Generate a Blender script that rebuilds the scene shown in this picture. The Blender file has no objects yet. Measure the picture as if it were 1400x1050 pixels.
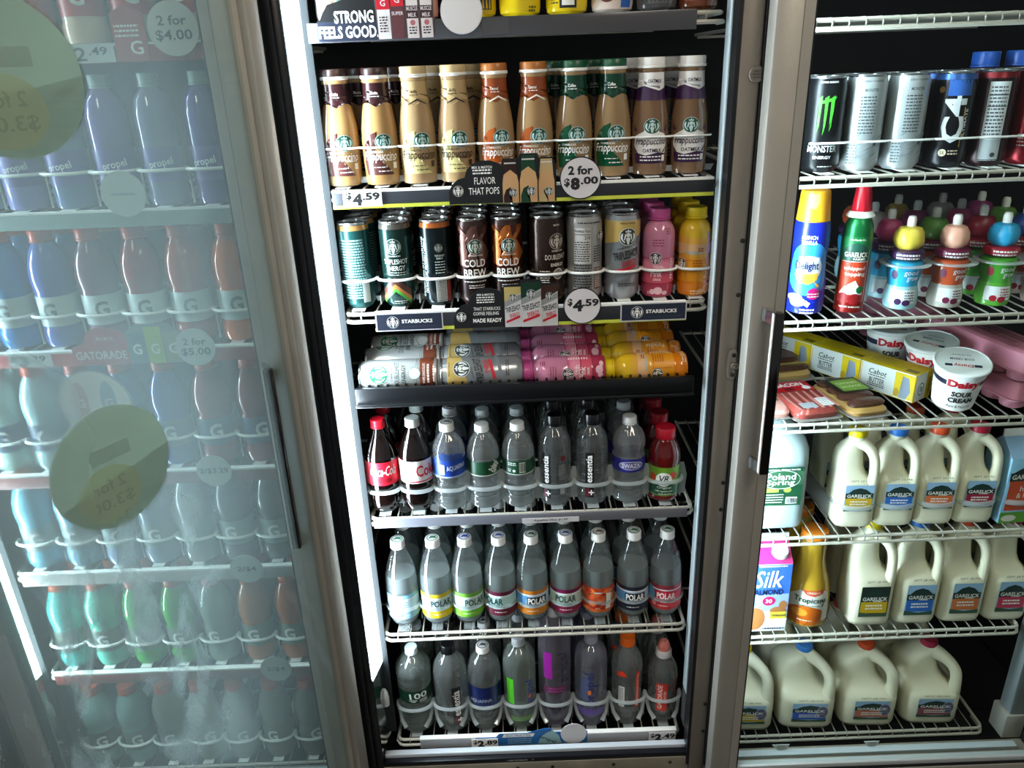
import bpy, bmesh, math, random
from mathutils import Vector, Matrix
random.seed(7)
PI = math.pi
S = bpy.context.scene
COL = S.collection
# ------------------------------------------------------------------ camera
FPX, PITCH, ROLL = 1050.0, math.radians(22.6), math.radians(2.17)
CAM = Vector((0.0, -1.35, 1.62))
_F = Vector((0, math.cos(PITCH), -math.sin(PITCH)))
_R0 = Vector((1, 0, 0)); _U0 = Vector((0, math.sin(PITCH), math.cos(PITCH)))
_R = _R0*math.cos(ROLL) - _U0*math.sin(ROLL)
_U = _R0*math.sin(ROLL) + _U0*math.cos(ROLL)
cd = bpy.data.cameras.new('camera'); cam = bpy.data.objects.new('camera', cd); COL.objects.link(cam)
cd.sensor_fit = 'HORIZONTAL'; cd.sensor_width = 36.0; cd.lens = FPX/1400*36.0; cd.clip_start = 0.02
mw = Matrix.Identity(4)
for i in range(3):
    mw[i][0] = _R[i]; mw[i][1] = _U[i]; mw[i][2] = -_F[i]; mw[i][3] = CAM[i]
cam.matrix_world = mw
S.camera = cam
def at(px, py, Y):
    d = _F*FPX + _R*(px-700) + _U*(525-py)
    return CAM + d*((Y-CAM.y)/d.y)
# ------------------------------------------------------------------ world, light, exposure
W = bpy.data.worlds.new('store_world'); S.world = W; W.use_nodes = True
W.node_tree.nodes['Background'].inputs[0].default_value = (0.80, 0.86, 0.90, 1)
W.node_tree.nodes['Background'].inputs[1].default_value = 0.30
S.view_settings.view_transform = 'Standard'; S.view_settings.look = 'None'
S.view_settings.gamma = 1.0; S.view_settings.use_curve_mapping = False
S.view_settings.exposure = 0.0
LED_POWER = 62.0       # emission of the tubes inside the cooler
CEIL_POWER = 24.0       # emission of the store's ceiling fixtures
S.cycles.use_denoising = True
S.cycles.max_bounces = 14; S.cycles.transmission_bounces = 10; S.cycles.transparent_max_bounces = 24
S.cycles.glossy_bounces = 4; S.cycles.diffuse_bounces = 4
S.cycles.caustics_refractive = False; S.cycles.caustics_reflective = False
S.cycles.sample_clamp_indirect = 4.0
# ------------------------------------------------------------------ materials
def lin(h):
    c = [int(h[i:i+2], 16)/255 for i in (0, 2, 4)]
    return tuple(x/12.92 if x <= .04045 else ((x+.055)/1.055)**2.4 for x in c) + (1,)
MATS = {}
def mat(name, hexc, rough=.45, metal=0., spec=.5, var=0., vscale=40., bump=0., bscale=120., trans=0., ior=1.45, emit=0., coat=0., alpha=1., sss=0.):
    if name in MATS: return MATS[name]
    m = bpy.data.materials.new(name); m.use_nodes = True
    nt = m.node_tree; b = nt.nodes['Principled BSDF']; I = b.inputs
    I['Base Color'].default_value = lin(hexc); I['Roughness'].default_value = rough
    I['Metallic'].default_value = metal; I['Specular IOR Level'].default_value = spec
    I['Transmission Weight'].default_value = trans; I['IOR'].default_value = ior
    I['Coat Weight'].default_value = coat; I['Alpha'].default_value = alpha
    if sss: I['Subsurface Weight'].default_value = sss; I['Subsurface Radius'].default_value = (.02, .018, .014); I['Subsurface Scale'].default_value = 1.0
    if emit: I['Emission Color'].default_value = lin(hexc); I['Emission Strength'].default_value = emit
    if var or bump:
        tc = nt.nodes.new('ShaderNodeTexCoord'); n = nt.nodes.new('ShaderNodeTexNoise')
        n.inputs['Scale'].default_value = vscale; n.inputs['Detail'].default_value = 6
        nt.links.new(tc.outputs['Object'], n.inputs['Vector'])
    if var:
        mx = nt.nodes.new('ShaderNodeMix'); mx.data_type = 'RGBA'; c = lin(hexc)
        mx.inputs['A'].default_value = tuple(x*(1-var) for x in c[:3])+(1,); mx.inputs['B'].default_value = tuple(min(1, x*(1+var)) for x in c[:3])+(1,)
        nt.links.new(n.outputs['Fac'], mx.inputs['Factor']); nt.links.new(mx.outputs['Result'], I['Base Color'])
    if bump:
        n2 = nt.nodes.new('ShaderNodeTexNoise'); n2.inputs['Scale'].default_value = bscale; nt.links.new(tc.outputs['Object'], n2.inputs['Vector'])
        bp = nt.nodes.new('ShaderNodeBump'); bp.inputs['Strength'].default_value = bump; bp.inputs['Distance'].default_value = .002
        nt.links.new(n2.outputs['Fac'], bp.inputs['Height']); nt.links.new(bp.outputs['Normal'], I['Normal'])
    MATS[name] = m; return m
def P(hexc, rough=.38):                     # printed ink / plain plastic
    return mat('print_%s_%d' % (hexc, int(rough*100)), hexc, rough)
def MET(hexc, rough=.25):                   # lacquered can metal
    return mat('can_%s_%d' % (hexc, int(rough*100)), hexc, rough, metal=.55, spec=.6)
def clear(name, tint='f4f8f8', cloud=.075, rough=.0, ior=1.33, glass=.6):
    """clear plastic bottle full of water: part refraction, part straight transmission, a little haze"""
    if name in MATS: return MATS[name]
    m = bpy.data.materials.new(name); m.use_nodes = True; nt = m.node_tree; nt.nodes.clear()
    N = nt.nodes.new; L = nt.links.new
    o = N('ShaderNodeOutputMaterial'); g = N('ShaderNodeBsdfGlass'); g.inputs['Color'].default_value = lin(tint); g.inputs['Roughness'].default_value = rough; g.inputs['IOR'].default_value = ior
    t = N('ShaderNodeBsdfTransparent'); t.inputs['Color'].default_value = lin(tint)
    mx = N('ShaderNodeMixShader'); mx.inputs[0].default_value = glass; L(t.outputs[0], mx.inputs[1]); L(g.outputs[0], mx.inputs[2])
    gl = N('ShaderNodeBsdfGlossy'); gl.inputs['Roughness'].default_value = .04
    fr = N('ShaderNodeFresnel'); fr.inputs['IOR'].default_value = 1.7
    ge = N('ShaderNodeNewGeometry'); mu = N('ShaderNodeMath'); mu.operation = 'MULTIPLY_ADD'; L(ge.outputs['Backfacing'], mu.inputs[0]); mu.inputs[1].default_value = -1; mu.inputs[2].default_value = 1
    m0 = N('ShaderNodeMath'); m0.operation = 'MULTIPLY'; L(fr.outputs[0], m0.inputs[0]); L(mu.outputs[0], m0.inputs[1])
    m2 = N('ShaderNodeMixShader'); L(m0.outputs[0], m2.inputs[0]); L(mx.outputs[0], m2.inputs[1]); L(gl.outputs[0], m2.inputs[2])
    d = N('ShaderNodeBsdfDiffuse'); d.inputs['Color'].default_value = lin(tint); tr = N('ShaderNodeBsdfTranslucent'); tr.inputs['Color'].default_value = lin(tint)
    a = N('ShaderNodeMixShader'); a.inputs[0].default_value = .5; L(d.outputs[0], a.inputs[1]); L(tr.outputs[0], a.inputs[2])
    m3 = N('ShaderNodeMixShader'); m3.inputs[0].default_value = cloud; L(m2.outputs[0], m3.inputs[1]); L(a.outputs[0], m3.inputs[2])
    L(m3.outputs[0], o.inputs[0]); MATS[name] = m; return m
# ------------------------------------------------------------------ meshes
class MB:
    def __init__(s): s.v = []; s.f = []; s.m = []
    def add(s, vs, fs, mi=0):
        k = len(s.v); s.v += [tuple(v) for v in vs]; s.f += [tuple(i+k for i in f) for f in fs]; s.m += [mi]*len(fs); return s
    def box(s, x0, y0, z0, x1, y1, z1, mi=0, bev=0.):
        if bev:
            bm = bmesh.new(); bmesh.ops.create_cube(bm, size=1)
            for v in bm.verts: v.co = Vector(((x0+x1)/2+v.co.x*(x1-x0), (y0+y1)/2+v.co.y*(y1-y0), (z0+z1)/2+v.co.z*(z1-z0)))
            bmesh.ops.bevel(bm, geom=bm.edges[:], offset=bev, segments=2, profile=.5, affect='EDGES')
            bm.verts.index_update(); r = s.add([v.co for v in bm.verts], [[v.index for v in f.verts] for f in bm.faces], mi); bm.free(); return r
        vs = [(x, y, z) for z in (z0, z1) for y in (y0, y1) for x in (x0, x1)]
        return s.add(vs, [(0, 2, 3, 1), (4, 5, 7, 6), (0, 1, 5, 4), (2, 6, 7, 3), (0, 4, 6, 2), (1, 3, 7, 5)], mi)
    def lathe(s, prof, seg=28, mi=0, mod=None, cap=True, c=(0, 0, 0)):
        vs = []; fs = []
        for r, z in prof:
            for k in range(seg):
                a = 2*PI*k/seg; rr = r*(mod(a, z) if mod else 1)
                vs.append((c[0]+rr*math.sin(a), c[1]-rr*math.cos(a), c[2]+z))
        n = len(prof)
        for i in range(n-1):
            for k in range(seg):
                j = (k+1) % seg; fs.append((i*seg+k, i*seg+j, (i+1)*seg+j, (i+1)*seg+k))
        if cap: fs.append(tuple(range(seg))[::-1]); fs.append(tuple((n-1)*seg+k for k in range(seg)))
        return s.add(vs, fs, mi)
    def tube(s, pts, r, n=6, mi=0, closed=False, flat=1.):
        pts = [Vector(p) for p in pts]; N = len(pts); vs = []; fs = []
        rr = r if isinstance(r, (list, tuple)) else [r]*N
        for i, p in enumerate(pts):
            a = pts[i-1] if (i or closed) else p; b = pts[(i+1) % N] if (i < N-1 or closed) else p
            t = (b-a).normalized()
            if i == 0: u = Vector((0, 0, 1)) if abs(t.z) < .9 else Vector((0, 1, 0)); x = t.cross(u).normalized()
            else: x = (x-t*x.dot(t)).normalized()
            y = x.cross(t)
            for k in range(n):
                q = 2*PI*k/n; vs.append(p + x*math.cos(q)*rr[i] + y*math.sin(q)*rr[i]*flat)
        for i in range(N if closed else N-1):
            j = (i+1) % N
            for k in range(n): l = (k+1) % n; fs.append((i*n+k, i*n+l, j*n+l, j*n+k))
        if not closed: fs += [tuple(range(n))[::-1], tuple((N-1)*n+k for k in range(n))]
        return s.add(vs, fs, mi)
    def loft(s, secs, mi=0, seg=32, cap=True):
        """secs: (z, hx, hy, exponent, cx, cy) super-ellipse rings"""
        vs = []; fs = []
        for z, hx, hy, e, cx, cy in secs:
            for k in range(seg):
                a = 2*PI*(k+.5)/seg; c, d = math.sin(a), -math.cos(a)
                vs.append((cx+hx*math.copysign(abs(c)**(2/e), c), cy+hy*math.copysign(abs(d)**(2/e), d), z))
        for i in range(len(secs)-1):
            for k in range(seg): j = (k+1) % seg; fs.append((i*seg+k, i*seg+j, (i+1)*seg+j, (i+1)*seg+k))
        if cap: fs.append(tuple(range(seg))[::-1]); fs.append(tuple((len(secs)-1)*seg+k for k in range(seg)))
        return s.add(vs, fs, mi)
    def prism(s, pts, y0, y1, mi=0):        # outline in x,z, thickness along y
        n = len(pts); vs = [(x, y0, z) for x, z in pts]+[(x, y1, z) for x, z in pts]
        fs = [tuple(range(n)), tuple(range(2*n-1, n-1, -1))]+[(i, i+n, (i+1) % n+n, (i+1) % n) for i in range(n)]
        return s.add(vs, fs, mi)
    def mesh(s, name, mats, ang=38):
        me = bpy.data.meshes.new(name); me.from_pydata(s.v, [], s.f)
        for m in (mats if isinstance(mats, (list, tuple)) else [mats]): me.materials.append(m)
        if any(s.m): me.polygons.foreach_set('material_index', s.m)
        bm = bmesh.new(); bm.from_mesh(me); bmesh.ops.recalc_face_normals(bm, faces=bm.faces); bm.to_mesh(me); bm.free()
        me.shade_smooth(); me.set_sharp_from_angle(angle=math.radians(ang)); me.update(); return me
    def build(s, name, mats, parent=None, loc=None, ang=38):
        return ob(name, s.mesh(name, mats, ang), parent, loc)
def ob(name, me, parent=None, loc=None, rot=None):
    o = bpy.data.objects.new(name, me); COL.objects.link(o)
    if parent: o.parent = parent
    if loc: o.location = loc
    if rot: o.rotation_euler = rot
    return o
def tag(o, label, cat, group=None):
    o['label'] = label; o['category'] = cat
    if group: o['group'] = group
    return o
def thing(name, label='', cat='', loc=(0, 0, 0), rz=0., group=None):
    o = ob(name, None, None, loc, (0, 0, rz)); o.empty_display_size = .02
    return tag(o, label, cat, group)
def struct(o): o['kind'] = 'structure'; return o
def dup(root, loc, rot=(0, 0, 0), label=None):
    r = root.copy(); COL.objects.link(r); r.location = loc; r.rotation_euler = rot
    if label: r['label'] = label
    for ch in root.children:
        c = ch.copy(); COL.objects.link(c); c.parent = r
        for g in ch.children:
            d = g.copy(); COL.objects.link(d); d.parent = c
    return r
# ------------------------------------------------------------------ flat print wrapped on surfaces
_TX = {}
def glyphs(txt, bold, shear):
    k = (txt, bold, shear)
    if k not in _TX:
        cu = bpy.data.curves.new('t', 'FONT'); cu.body = txt; cu.size = 1; cu.resolution_u = 2; cu.offset = bold; cu.shear = shear
        cu.align_x = 'CENTER'; cu.align_y = 'CENTER'
        o = bpy.data.objects.new('t', cu); me = bpy.data.meshes.new_from_object(o)
        vs = [(v.co.x, v.co.y) for v in me.vertices]; fs = [tuple(p.vertices) for p in me.polygons]
        bpy.data.objects.remove(o); bpy.data.curves.remove(cu); bpy.data.meshes.remove(me)
        xs = [v[0] for v in vs]; ys = [v[1] for v in vs]; x0, x1, y0, y1 = min(xs), max(xs), min(ys), max(ys)
        _TX[k] = ([((x-(x0+x1)/2)/(x1-x0), (y-(y0+y1)/2)/(y1-y0)) for x, y in vs], fs)
    return _TX[k]
def rect(x0, z0, x1, z1, mi=0): return ([(x0, z0), (x1, z0), (x1, z1), (x0, z1)], [(0, 1, 2, 3)], mi)
def ell(cx, cz, rx, rz, mi=0, n=22): return ([(cx+rx*math.cos(2*PI*k/n), cz+rz*math.sin(2*PI*k/n)) for k in range(n)], [tuple(range(n))], mi)
def poly(pts, mi=0): return (list(pts), [tuple(range(len(pts)))], mi)
def text(t, cx, cz, w, h, mi=0, rot=0., bold=.015, shear=0., mir=False):
    vs, fs = glyphs(t, bold, shear); c, s = math.cos(rot), math.sin(rot); k = -1 if mir else 1
    return ([(cx+k*(x*w*c-y*h*s), cz+x*w*s+y*h*c) for x, y in vs], fs, mi)
def lines(x0, x1, z0, n, dz, h, mi=0, seed=1):           # rows of fine print too small to read
    r = random.Random(seed); vs = []; fs = []
    for i in range(n):
        x = x0
        while x < x1-.001:
            w = min(r.uniform(.002, .006), x1-x); k = len(vs)
            vs += [(x, z0-i*dz), (x+w, z0-i*dz), (x+w, z0-i*dz+h), (x, z0-i*dz+h)]; fs.append((k, k+1, k+2, k+3)); x += w+.0012
    return (vs, fs, mi)
def bars(x0, z0, x1, z1, mi=0, seed=3):                  # bar code strokes
    r = random.Random(seed); vs = []; fs = []; x = x0
    while x < x1:
        w = r.uniform(.0005, .0015); k = len(vs); vs += [(x, z0), (x+w, z0), (x+w, z1), (x, z1)]; fs.append((k, k+1, k+2, k+3)); x += w+r.uniform(.0005, .0014)
    return (vs, fs, mi)
def merge(shapes, mi):
    vs = []; fs = []
    for v, f, _ in shapes: k = len(vs); vs += v; fs += [tuple(i+k for i in q) for q in f]
    return (vs, fs, mi)
def siren(cx, cz, R, d, w):                               # round emblem: crowned figure with two tails
    T = lambda pts: [(cx+x*R, cz+z*R) for x, z in pts]
    out = [ell(cx, cz, R*1.06, R*1.06, w), ell(cx, cz, R, R, d)]
    g = [ell(cx, cz+.22*R, .22*R, .27*R, w, 12)]
    g.append(poly(T([(-.3, .5), (-.34, .78), (-.16, .66), (0, .92), (.16, .66), (.34, .78), (.3, .5), (0, .58)]), w))
    for s in (-1, 1):
        g.append(poly(T([(s*.26, .40), (s*.40, .30), (s*.38, .0), (s*.50, -.30), (s*.44, -.42), (s*.30, -.12), (s*.24, .12)]), w))
        g.append(poly(T([(s*.60, .42), (s*.78, .38), (s*.90, .08), (s*.86, -.22), (s*.66, -.52), (s*.40, -.72), (s*.36, -.60), (s*.58, -.38), (s*.68, -.1), (s*.66, .16)]), w))
    g.append(poly(T([(-.16, -.08), (.16, -.08), (.26, -.30), (.16, -.60), (.10, -.90), (-.10, -.90), (-.16, -.60), (-.26, -.30)]), w))
    return out+[merge(g, w)]
def prof_fn(prof):
    def f(z):
        if z <= prof[0][1]: return prof[0][0]
        for (r0, z0), (r1, z1) in zip(prof, prof[1:]):
            if z <= z1: return r0 if z1 == z0 else r0+(r1-r0)*(z-z0)/(z1-z0)
        return prof[-1][0]
    return f
def onlathe(prof, R, rot=0.):
    f = prof_fn(prof)
    def g(s, z, o): r = f(z)+o; a = s/R+rot; return (r*math.sin(a), -r*math.cos(a), z)
    g.curved = True; g.R = R; g.fz = f
    return g
def onplane(o, u, v):                                     # origin, right vector, up vector (front normal = u x v reversed to face -y for u=x, v=z)
    o, u, v = Vector(o), Vector(u).normalized(), Vector(v).normalized(); n = u.cross(v)
    def g(s, z, h): return tuple(o+u*s+v*z+n*h)
    g.curved = False; return g
def front(y=0.): return onplane((0, y, 0), (1, 0, 0), (0, 0, 1))
def decal(name, shapes, mats, surf, parent=None, off=.0003, step=.00012, loc=None):
    mb = MB()
    for li, (vs, fs, mi) in enumerate(shapes):
        bm = bmesh.new(); bv = [bm.verts.new((x, 0, z)) for x, z in vs]
        for f in fs:
            try: bm.faces.new([bv[i] for i in f])
            except ValueError: pass
        big = any(len(f) > 4 for f in fs)
        if big: bmesh.ops.triangulate(bm, faces=bm.faces[:])
        if surf.curved:
            for ax, st in ((0, surf.R*.17), (2, .007)):
                c = [v.co[ax] for v in bm.verts]; lo, hi = min(c), max(c)
                if ax == 2:
                    q = [surf.fz(lo+(hi-lo)*i/8) for i in range(9)]
                    if max(q)-min(q) < .0004: continue
                k = math.floor(lo/st)+1
                while k*st < hi-1e-6:
                    p = [0, 0, 0]; p[ax] = k*st; n = [0, 0, 0]; n[ax] = 1
                    bmesh.ops.bisect_plane(bm, geom=bm.verts[:]+bm.edges[:]+bm.faces[:], dist=1e-7, plane_co=p, plane_no=n); k += 1
        bm.verts.index_update()
        mb.add([surf(v.co.x, v.co.z, off+li*step) for v in bm.verts], [[v.index for v in f.verts] for f in bm.faces], mi); bm.free()
    me = bpy.data.meshes.new(name); me.from_pydata(mb.v, [], mb.f)
    for m in mats: me.materials.append(m)
    me.polygons.foreach_set('material_index', mb.m)
    if surf.curved: me.shade_smooth()
    me.update(); return ob(name, me, parent, loc)
ROW = ['front', 'second', 'third', 'fourth', 'fifth', 'sixth']
ORD = ['first', 'second', 'third', 'fourth', 'fifth', 'sixth', 'seventh', 'eighth', 'ninth', 'tenth', 'eleventh', 'twelfth']
WHITE = P('f2f2ee'); BLACK = P('101012'); INK = P('1b1b1d', .5)
# ------------------------------------------------------------------ structure materials
ALU = mat('worn_aluminium', 'aaa59b', .42, metal=.45, var=.16, vscale=9, bump=.12, bscale=220)
ALU2 = mat('mullion_aluminium', '847b71', .38, metal=.4, var=.25, vscale=7, bump=.12, bscale=160)
STEEL = mat('polished_chrome', 'b8b8b8', .12, metal=1.)
GALV = mat('galvanised_plate', 'c9d6da', .35, metal=.35, var=.16, vscale=260)
GASK = mat('black_gasket', '0d0e10', .42)
DARK = mat('black_cooler_lining', '060707', .6, var=.3, vscale=5)
LEDM = mat('led_diffuser', 'dff3ff', .4, emit=LED_POWER)
CEIL = mat('fluorescent_diffuser', 'fff4e2', .4, emit=CEIL_POWER)
ENAM = mat('white_enamel_wire', 'b9b5a8', .4, var=.08, vscale=30)
GREYR = mat('grey_price_rail', '6d6f78', .35, var=.06)
BTRAY = mat('black_tray_plastic', '0e0f12', .3, bump=.1, bscale=90)
DIRTY = mat('dirty_sill_metal', '8c8474', .5, metal=.35, var=.5, vscale=14, bump=.2, bscale=60)
TILE = mat('dark_floor_tile', '3a3835', .3, var=.3, vscale=6)
GROUT = mat('floor_grout', '1a1917', .8)
PAINT = mat('ceiling_panel', 'cfcbc2', .8, var=.05)
def glass(name, refl=1.45, tint='f2f7f6', fog=0.):
    m = bpy.data.materials.new(name); m.use_nodes = True; nt = m.node_tree; nt.nodes.clear(); N = nt.nodes.new; L = nt.links.new
    o = N('ShaderNodeOutputMaterial'); t = N('ShaderNodeBsdfTransparent'); t.inputs[0].default_value = lin(tint)
    g = N('ShaderNodeBsdfGlossy'); g.inputs['Roughness'].default_value = .01
    fr = N('ShaderNodeFresnel'); fr.inputs['IOR'].default_value = refl
    ge = N('ShaderNodeNewGeometry'); mu = N('ShaderNodeMath'); mu.operation = 'MULTIPLY_ADD'; L(ge.outputs['Backfacing'], mu.inputs[0]); mu.inputs[1].default_value = -1; mu.inputs[2].default_value = 1
    m0 = N('ShaderNodeMath'); m0.operation = 'MULTIPLY'; L(fr.outputs[0], m0.inputs[0]); L(mu.outputs[0], m0.inputs[1])     # reflect on entering only
    mx = N('ShaderNodeMixShader'); L(m0.outputs[0], mx.inputs[0]); L(t.outputs[0], mx.inputs[1]); L(g.outputs[0], mx.inputs[2])
    if not fog: L(mx.outputs[0], o.inputs[0]); return m
    # condensation: mist with wiped, running streaks
    tc = N('ShaderNodeTexCoord'); mp = N('ShaderNodeMapping'); L(tc.outputs['Object'], mp.inputs[0])
    n1 = N('ShaderNodeTexNoise'); n1.inputs['Scale'].default_value = 2.2; n1.inputs['Detail'].default_value = 3; L(mp.outputs[0], n1.inputs[0])
    mp2 = N('ShaderNodeMapping'); mp2.inputs['Scale'].default_value = (9, 9, 4.0); mp2.inputs['Rotation'].default_value = (0, .8, 0); L(tc.outputs['Object'], mp2.inputs[0])
    n2 = N('ShaderNodeTexNoise'); n2.inputs['Scale'].default_value = 1.6; n2.inputs['Detail'].default_value = 5; n2.inputs['Distortion'].default_value = 1.2; L(mp2.outputs[0], n2.inputs[0])
    n3 = N('ShaderNodeTexNoise'); n3.inputs['Scale'].default_value = 420; L(tc.outputs['Object'], n3.inputs[0])
    sx = N('ShaderNodeSeparateXYZ'); L(tc.outputs['Object'], sx.inputs[0])
    def ramp(src, a, b, lo, hi):
        r = N('ShaderNodeMapRange'); r.inputs[1].default_value = a; r.inputs[2].default_value = b; r.inputs[3].default_value = lo; r.inputs[4].default_value = hi; L(src, r.inputs[0]); return r.outputs[0]
    def math_(op, a, b):
        q = N('ShaderNodeMath'); q.operation = op; q.use_clamp = True
        for i, v in enumerate((a, b)):
            if isinstance(v, (int, float)): q.inputs[i].default_value = v
            else: L(v, q.inputs[i])
        return q.outputs[0]
    base = ramp(n1.outputs['Fac'], .35, .7, fog*.7, fog*1.3)
    side = ramp(sx.outputs['X'], .03, .50, .42, 1.45)          # clearer beside the hinge
    streak = math_('MULTIPLY', ramp(n2.outputs['Fac'], .50, .64, 0, .42), math_('MULTIPLY', ramp(sx.outputs['Z'], .92, 1.06, 1., 0.), math_('MULTIPLY', ramp(sx.outputs['Z'], .45, .75, .25, 1.), ramp(sx.outputs['X'], .20, .34, 0., 1.))))
    fac = math_('ADD', math_('MULTIPLY', math_('MULTIPLY', base, side), ramp(sx.outputs['Z'], .25, 1.0, .42, 1.0)), math_('MULTIPLY', streak, ramp(n3.outputs['Fac'], .3, .7, .6, 1.)))
    d = N('ShaderNodeBsdfDiffuse'); d.inputs[0].default_value = (.50, .53, .49, 1); tr = N('ShaderNodeBsdfTranslucent'); tr.inputs[0].default_value = (.62, .72, .74, 1)
    a = N('ShaderNodeMixShader'); a.inputs[0].default_value = .6; L(d.outputs[0], a.inputs[1]); L(tr.outputs[0], a.inputs[2])
    bp = N('ShaderNodeBump'); bp.inputs['Strength'].default_value = .25; bp.inputs['Distance'].default_value = .001; L(n2.outputs['Fac'], bp.inputs['Height']); L(bp.outputs[0], g.inputs['Normal'])
    m3 = N('ShaderNodeMixShader'); L(fac, m3.inputs[0]); L(mx.outputs[0], m3.inputs[1]); L(a.outputs[0], m3.inputs[2]); L(m3.outputs[0], o.inputs[0]); return m
GLASS = glass('door_glass', 1.35); FOG = glass('fogged_glass', 1.38, fog=.24)
# ------------------------------------------------------------------ store shell
def sbox(name, a, b, m, parent=None, bev=0.):
    o = MB().box(*a, *b, 0, bev).build(name, m, parent); return o if parent else struct(o)
fl = struct(MB().box(-3, -4, -.05, 3, .9, -.006).build('floor', GROUT))
tm = MB().box(-.148, -.148, -.006, .148, .148, 0, 0, .002).mesh('floor_tile', TILE)
for i in range(-5, 6):
    for j in range(12): ob('floor_tile', tm, fl, (i*.302, -.22-j*.302, 0))
sbox('ceiling', (-3, -4, 2.75), (3, .9, 2.8), PAINT)
for i, x in enumerate((-.95, 1.0)):
    t = thing('ceiling_light', 'long ceiling fluorescent fixture in the store, %s of two' % ('left' if i == 0 else 'right'), 'ceiling light', (x, -1.5, 2.75), 0, 'store ceiling fixtures')
    MB().box(-.16, -.65, -.06, .16, .65, 0, 0, .006).build('housing', WHITE, t); MB().box(-.13, -.62, -.068, .13, .62, -.061).build('diffuser', CEIL, t)
# cooler cabinet
sbox('wall_back', (-1.35, .86, .02), (1.45, .9, 2.15), DARK); sbox('wall_left', (-1.35, .03, .02), (-1.31, .855, 2.15), DARK); sbox('wall_right', (1.41, .03, .02), (1.45, .855, 2.15), DARK)
sbox('trim_1', (-1.35, -.06, 0.0), (1.218, -.02, .075), mat('kick_plate', '4b4640', .5, metal=.4, var=.3)); sbox('trim_2', (-1.35, -.06, 1.98), (1.218, .05, 2.15), ALU)
sbox('trim_3', (-1.305, -.015, .045), (1.405, .855, .06), DARK); sbox('trim_4', (-1.305, .055, 2.1), (1.405, .855, 2.14), DARK)
WPNT = mat('store_wall_paint', '9a958c', .7, var=.06, vscale=3)
sbox('wall_front_right', (1.222, -.06, 0), (3, .0, 2.745), WPNT); sbox('wall_front_left', (-3, -.06, 0), (-1.36, .0, 2.745), WPNT); sbox('wall_front_top', (-1.355, -.06, 2.155), (1.218, .0, 2.745), WPNT)
def mullion(name, x0, x1, label, y1=-.02):
    t = struct(thing(name, label, 'mullion')); t['kind'] = 'structure'
    MB().box(x0, -.06, .10, x1, y1, 1.975, 0, .002).build('post', ALU2, t)
    MB().box(x0-.0065, -.061, .12, x0-.0005, -.03, 1.97).build('gasket', GASK, t); MB().box(x1+.0005, -.066, .12, x1+.012, -.03, 1.97).build('gasket', GASK, t)
    return t
mr = mullion('trim_5', .3725, .4065, 'worn grey metal post between the middle and right doors')
bolt = MB().lathe([(.004, 0), (.004, .0015), (.002, .003), (.0005, .003)], 10).mesh('screw', mat('dark_screw', '2a2724', .4, metal=.7))
for z in (1.60, 1.33, 1.235, .86, .80, .30, .22): ob('screw', bolt, mr, (.400, -.0602, z), (PI/2, 0, 0))
# keeper plate and round stamp on the post
kp = MB(); kp.loft([(0, .010, .030, 3, 0, 0), (.0016, .010, .030, 3, 0, 0), (.0022, .009, .029, 3, 0, 0)])
ob('keeper_plate', kp.mesh('keeper_plate', ALU2), mr, (.3985, -.0602, 1.105), (PI/2, 0, 0))
ob('keeper_roller', MB().lathe([(.0075, 0), (.0075, .003), (.006, .0045), (.003, .0045), (.001, .003)], 16).mesh('keeper_roller', mat('old_brass', '6f675a', .35, metal=.8)), mr, (.403, -.0626, 1.103), (PI/2, 0, 0))
for z in (1.124, 1.086): ob('screw', bolt, mr, (.400, -.0626, z), (PI/2, 0, 0))
st = ob('round_badge', MB().lathe([(.0125, 0), (.0125, .003), (.0115, .004), (.001, .004)], 24).mesh('round_badge', ALU2), mr, (.4005, -.0602, 1.592), (PI/2, 0, 0))
decal('lettering', [text('ANTI', 0, .0045, .010, .0026), text('SWEAT', 0, 0, .014, .0026), text('HEATER', 0, -.0045, .012, .0024)], [INK], onplane((0, 0, .0042), (1, 0, 0), (0, 1, 0)), st)
ml = struct(thing('trim_6', 'black post at the hinge side of the middle opening', 'mullion'))
MB().box(-.372, -.058, .10, -.3255, -.02, 1.975, 0, .002).build('post', GASK, ml)
MB().box(-.3585, -.0635, .12, -.342, -.0585, 1.97, 0, .001).build('gasket', mat('gasket_ridge', '16181b', .3), ml); MB().box(-.340, -.062, .12, -.3265, -.0585, 1.97, 0, .001).build('gasket', mat('gasket_ridge', '16181b', .3), ml)
mullion('trim_7', 1.165, 1.20, 'worn grey metal post right of the right door'); mullion('trim_8', -1.14, -1.10, 'worn grey metal post left of the fogged left door')
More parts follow.
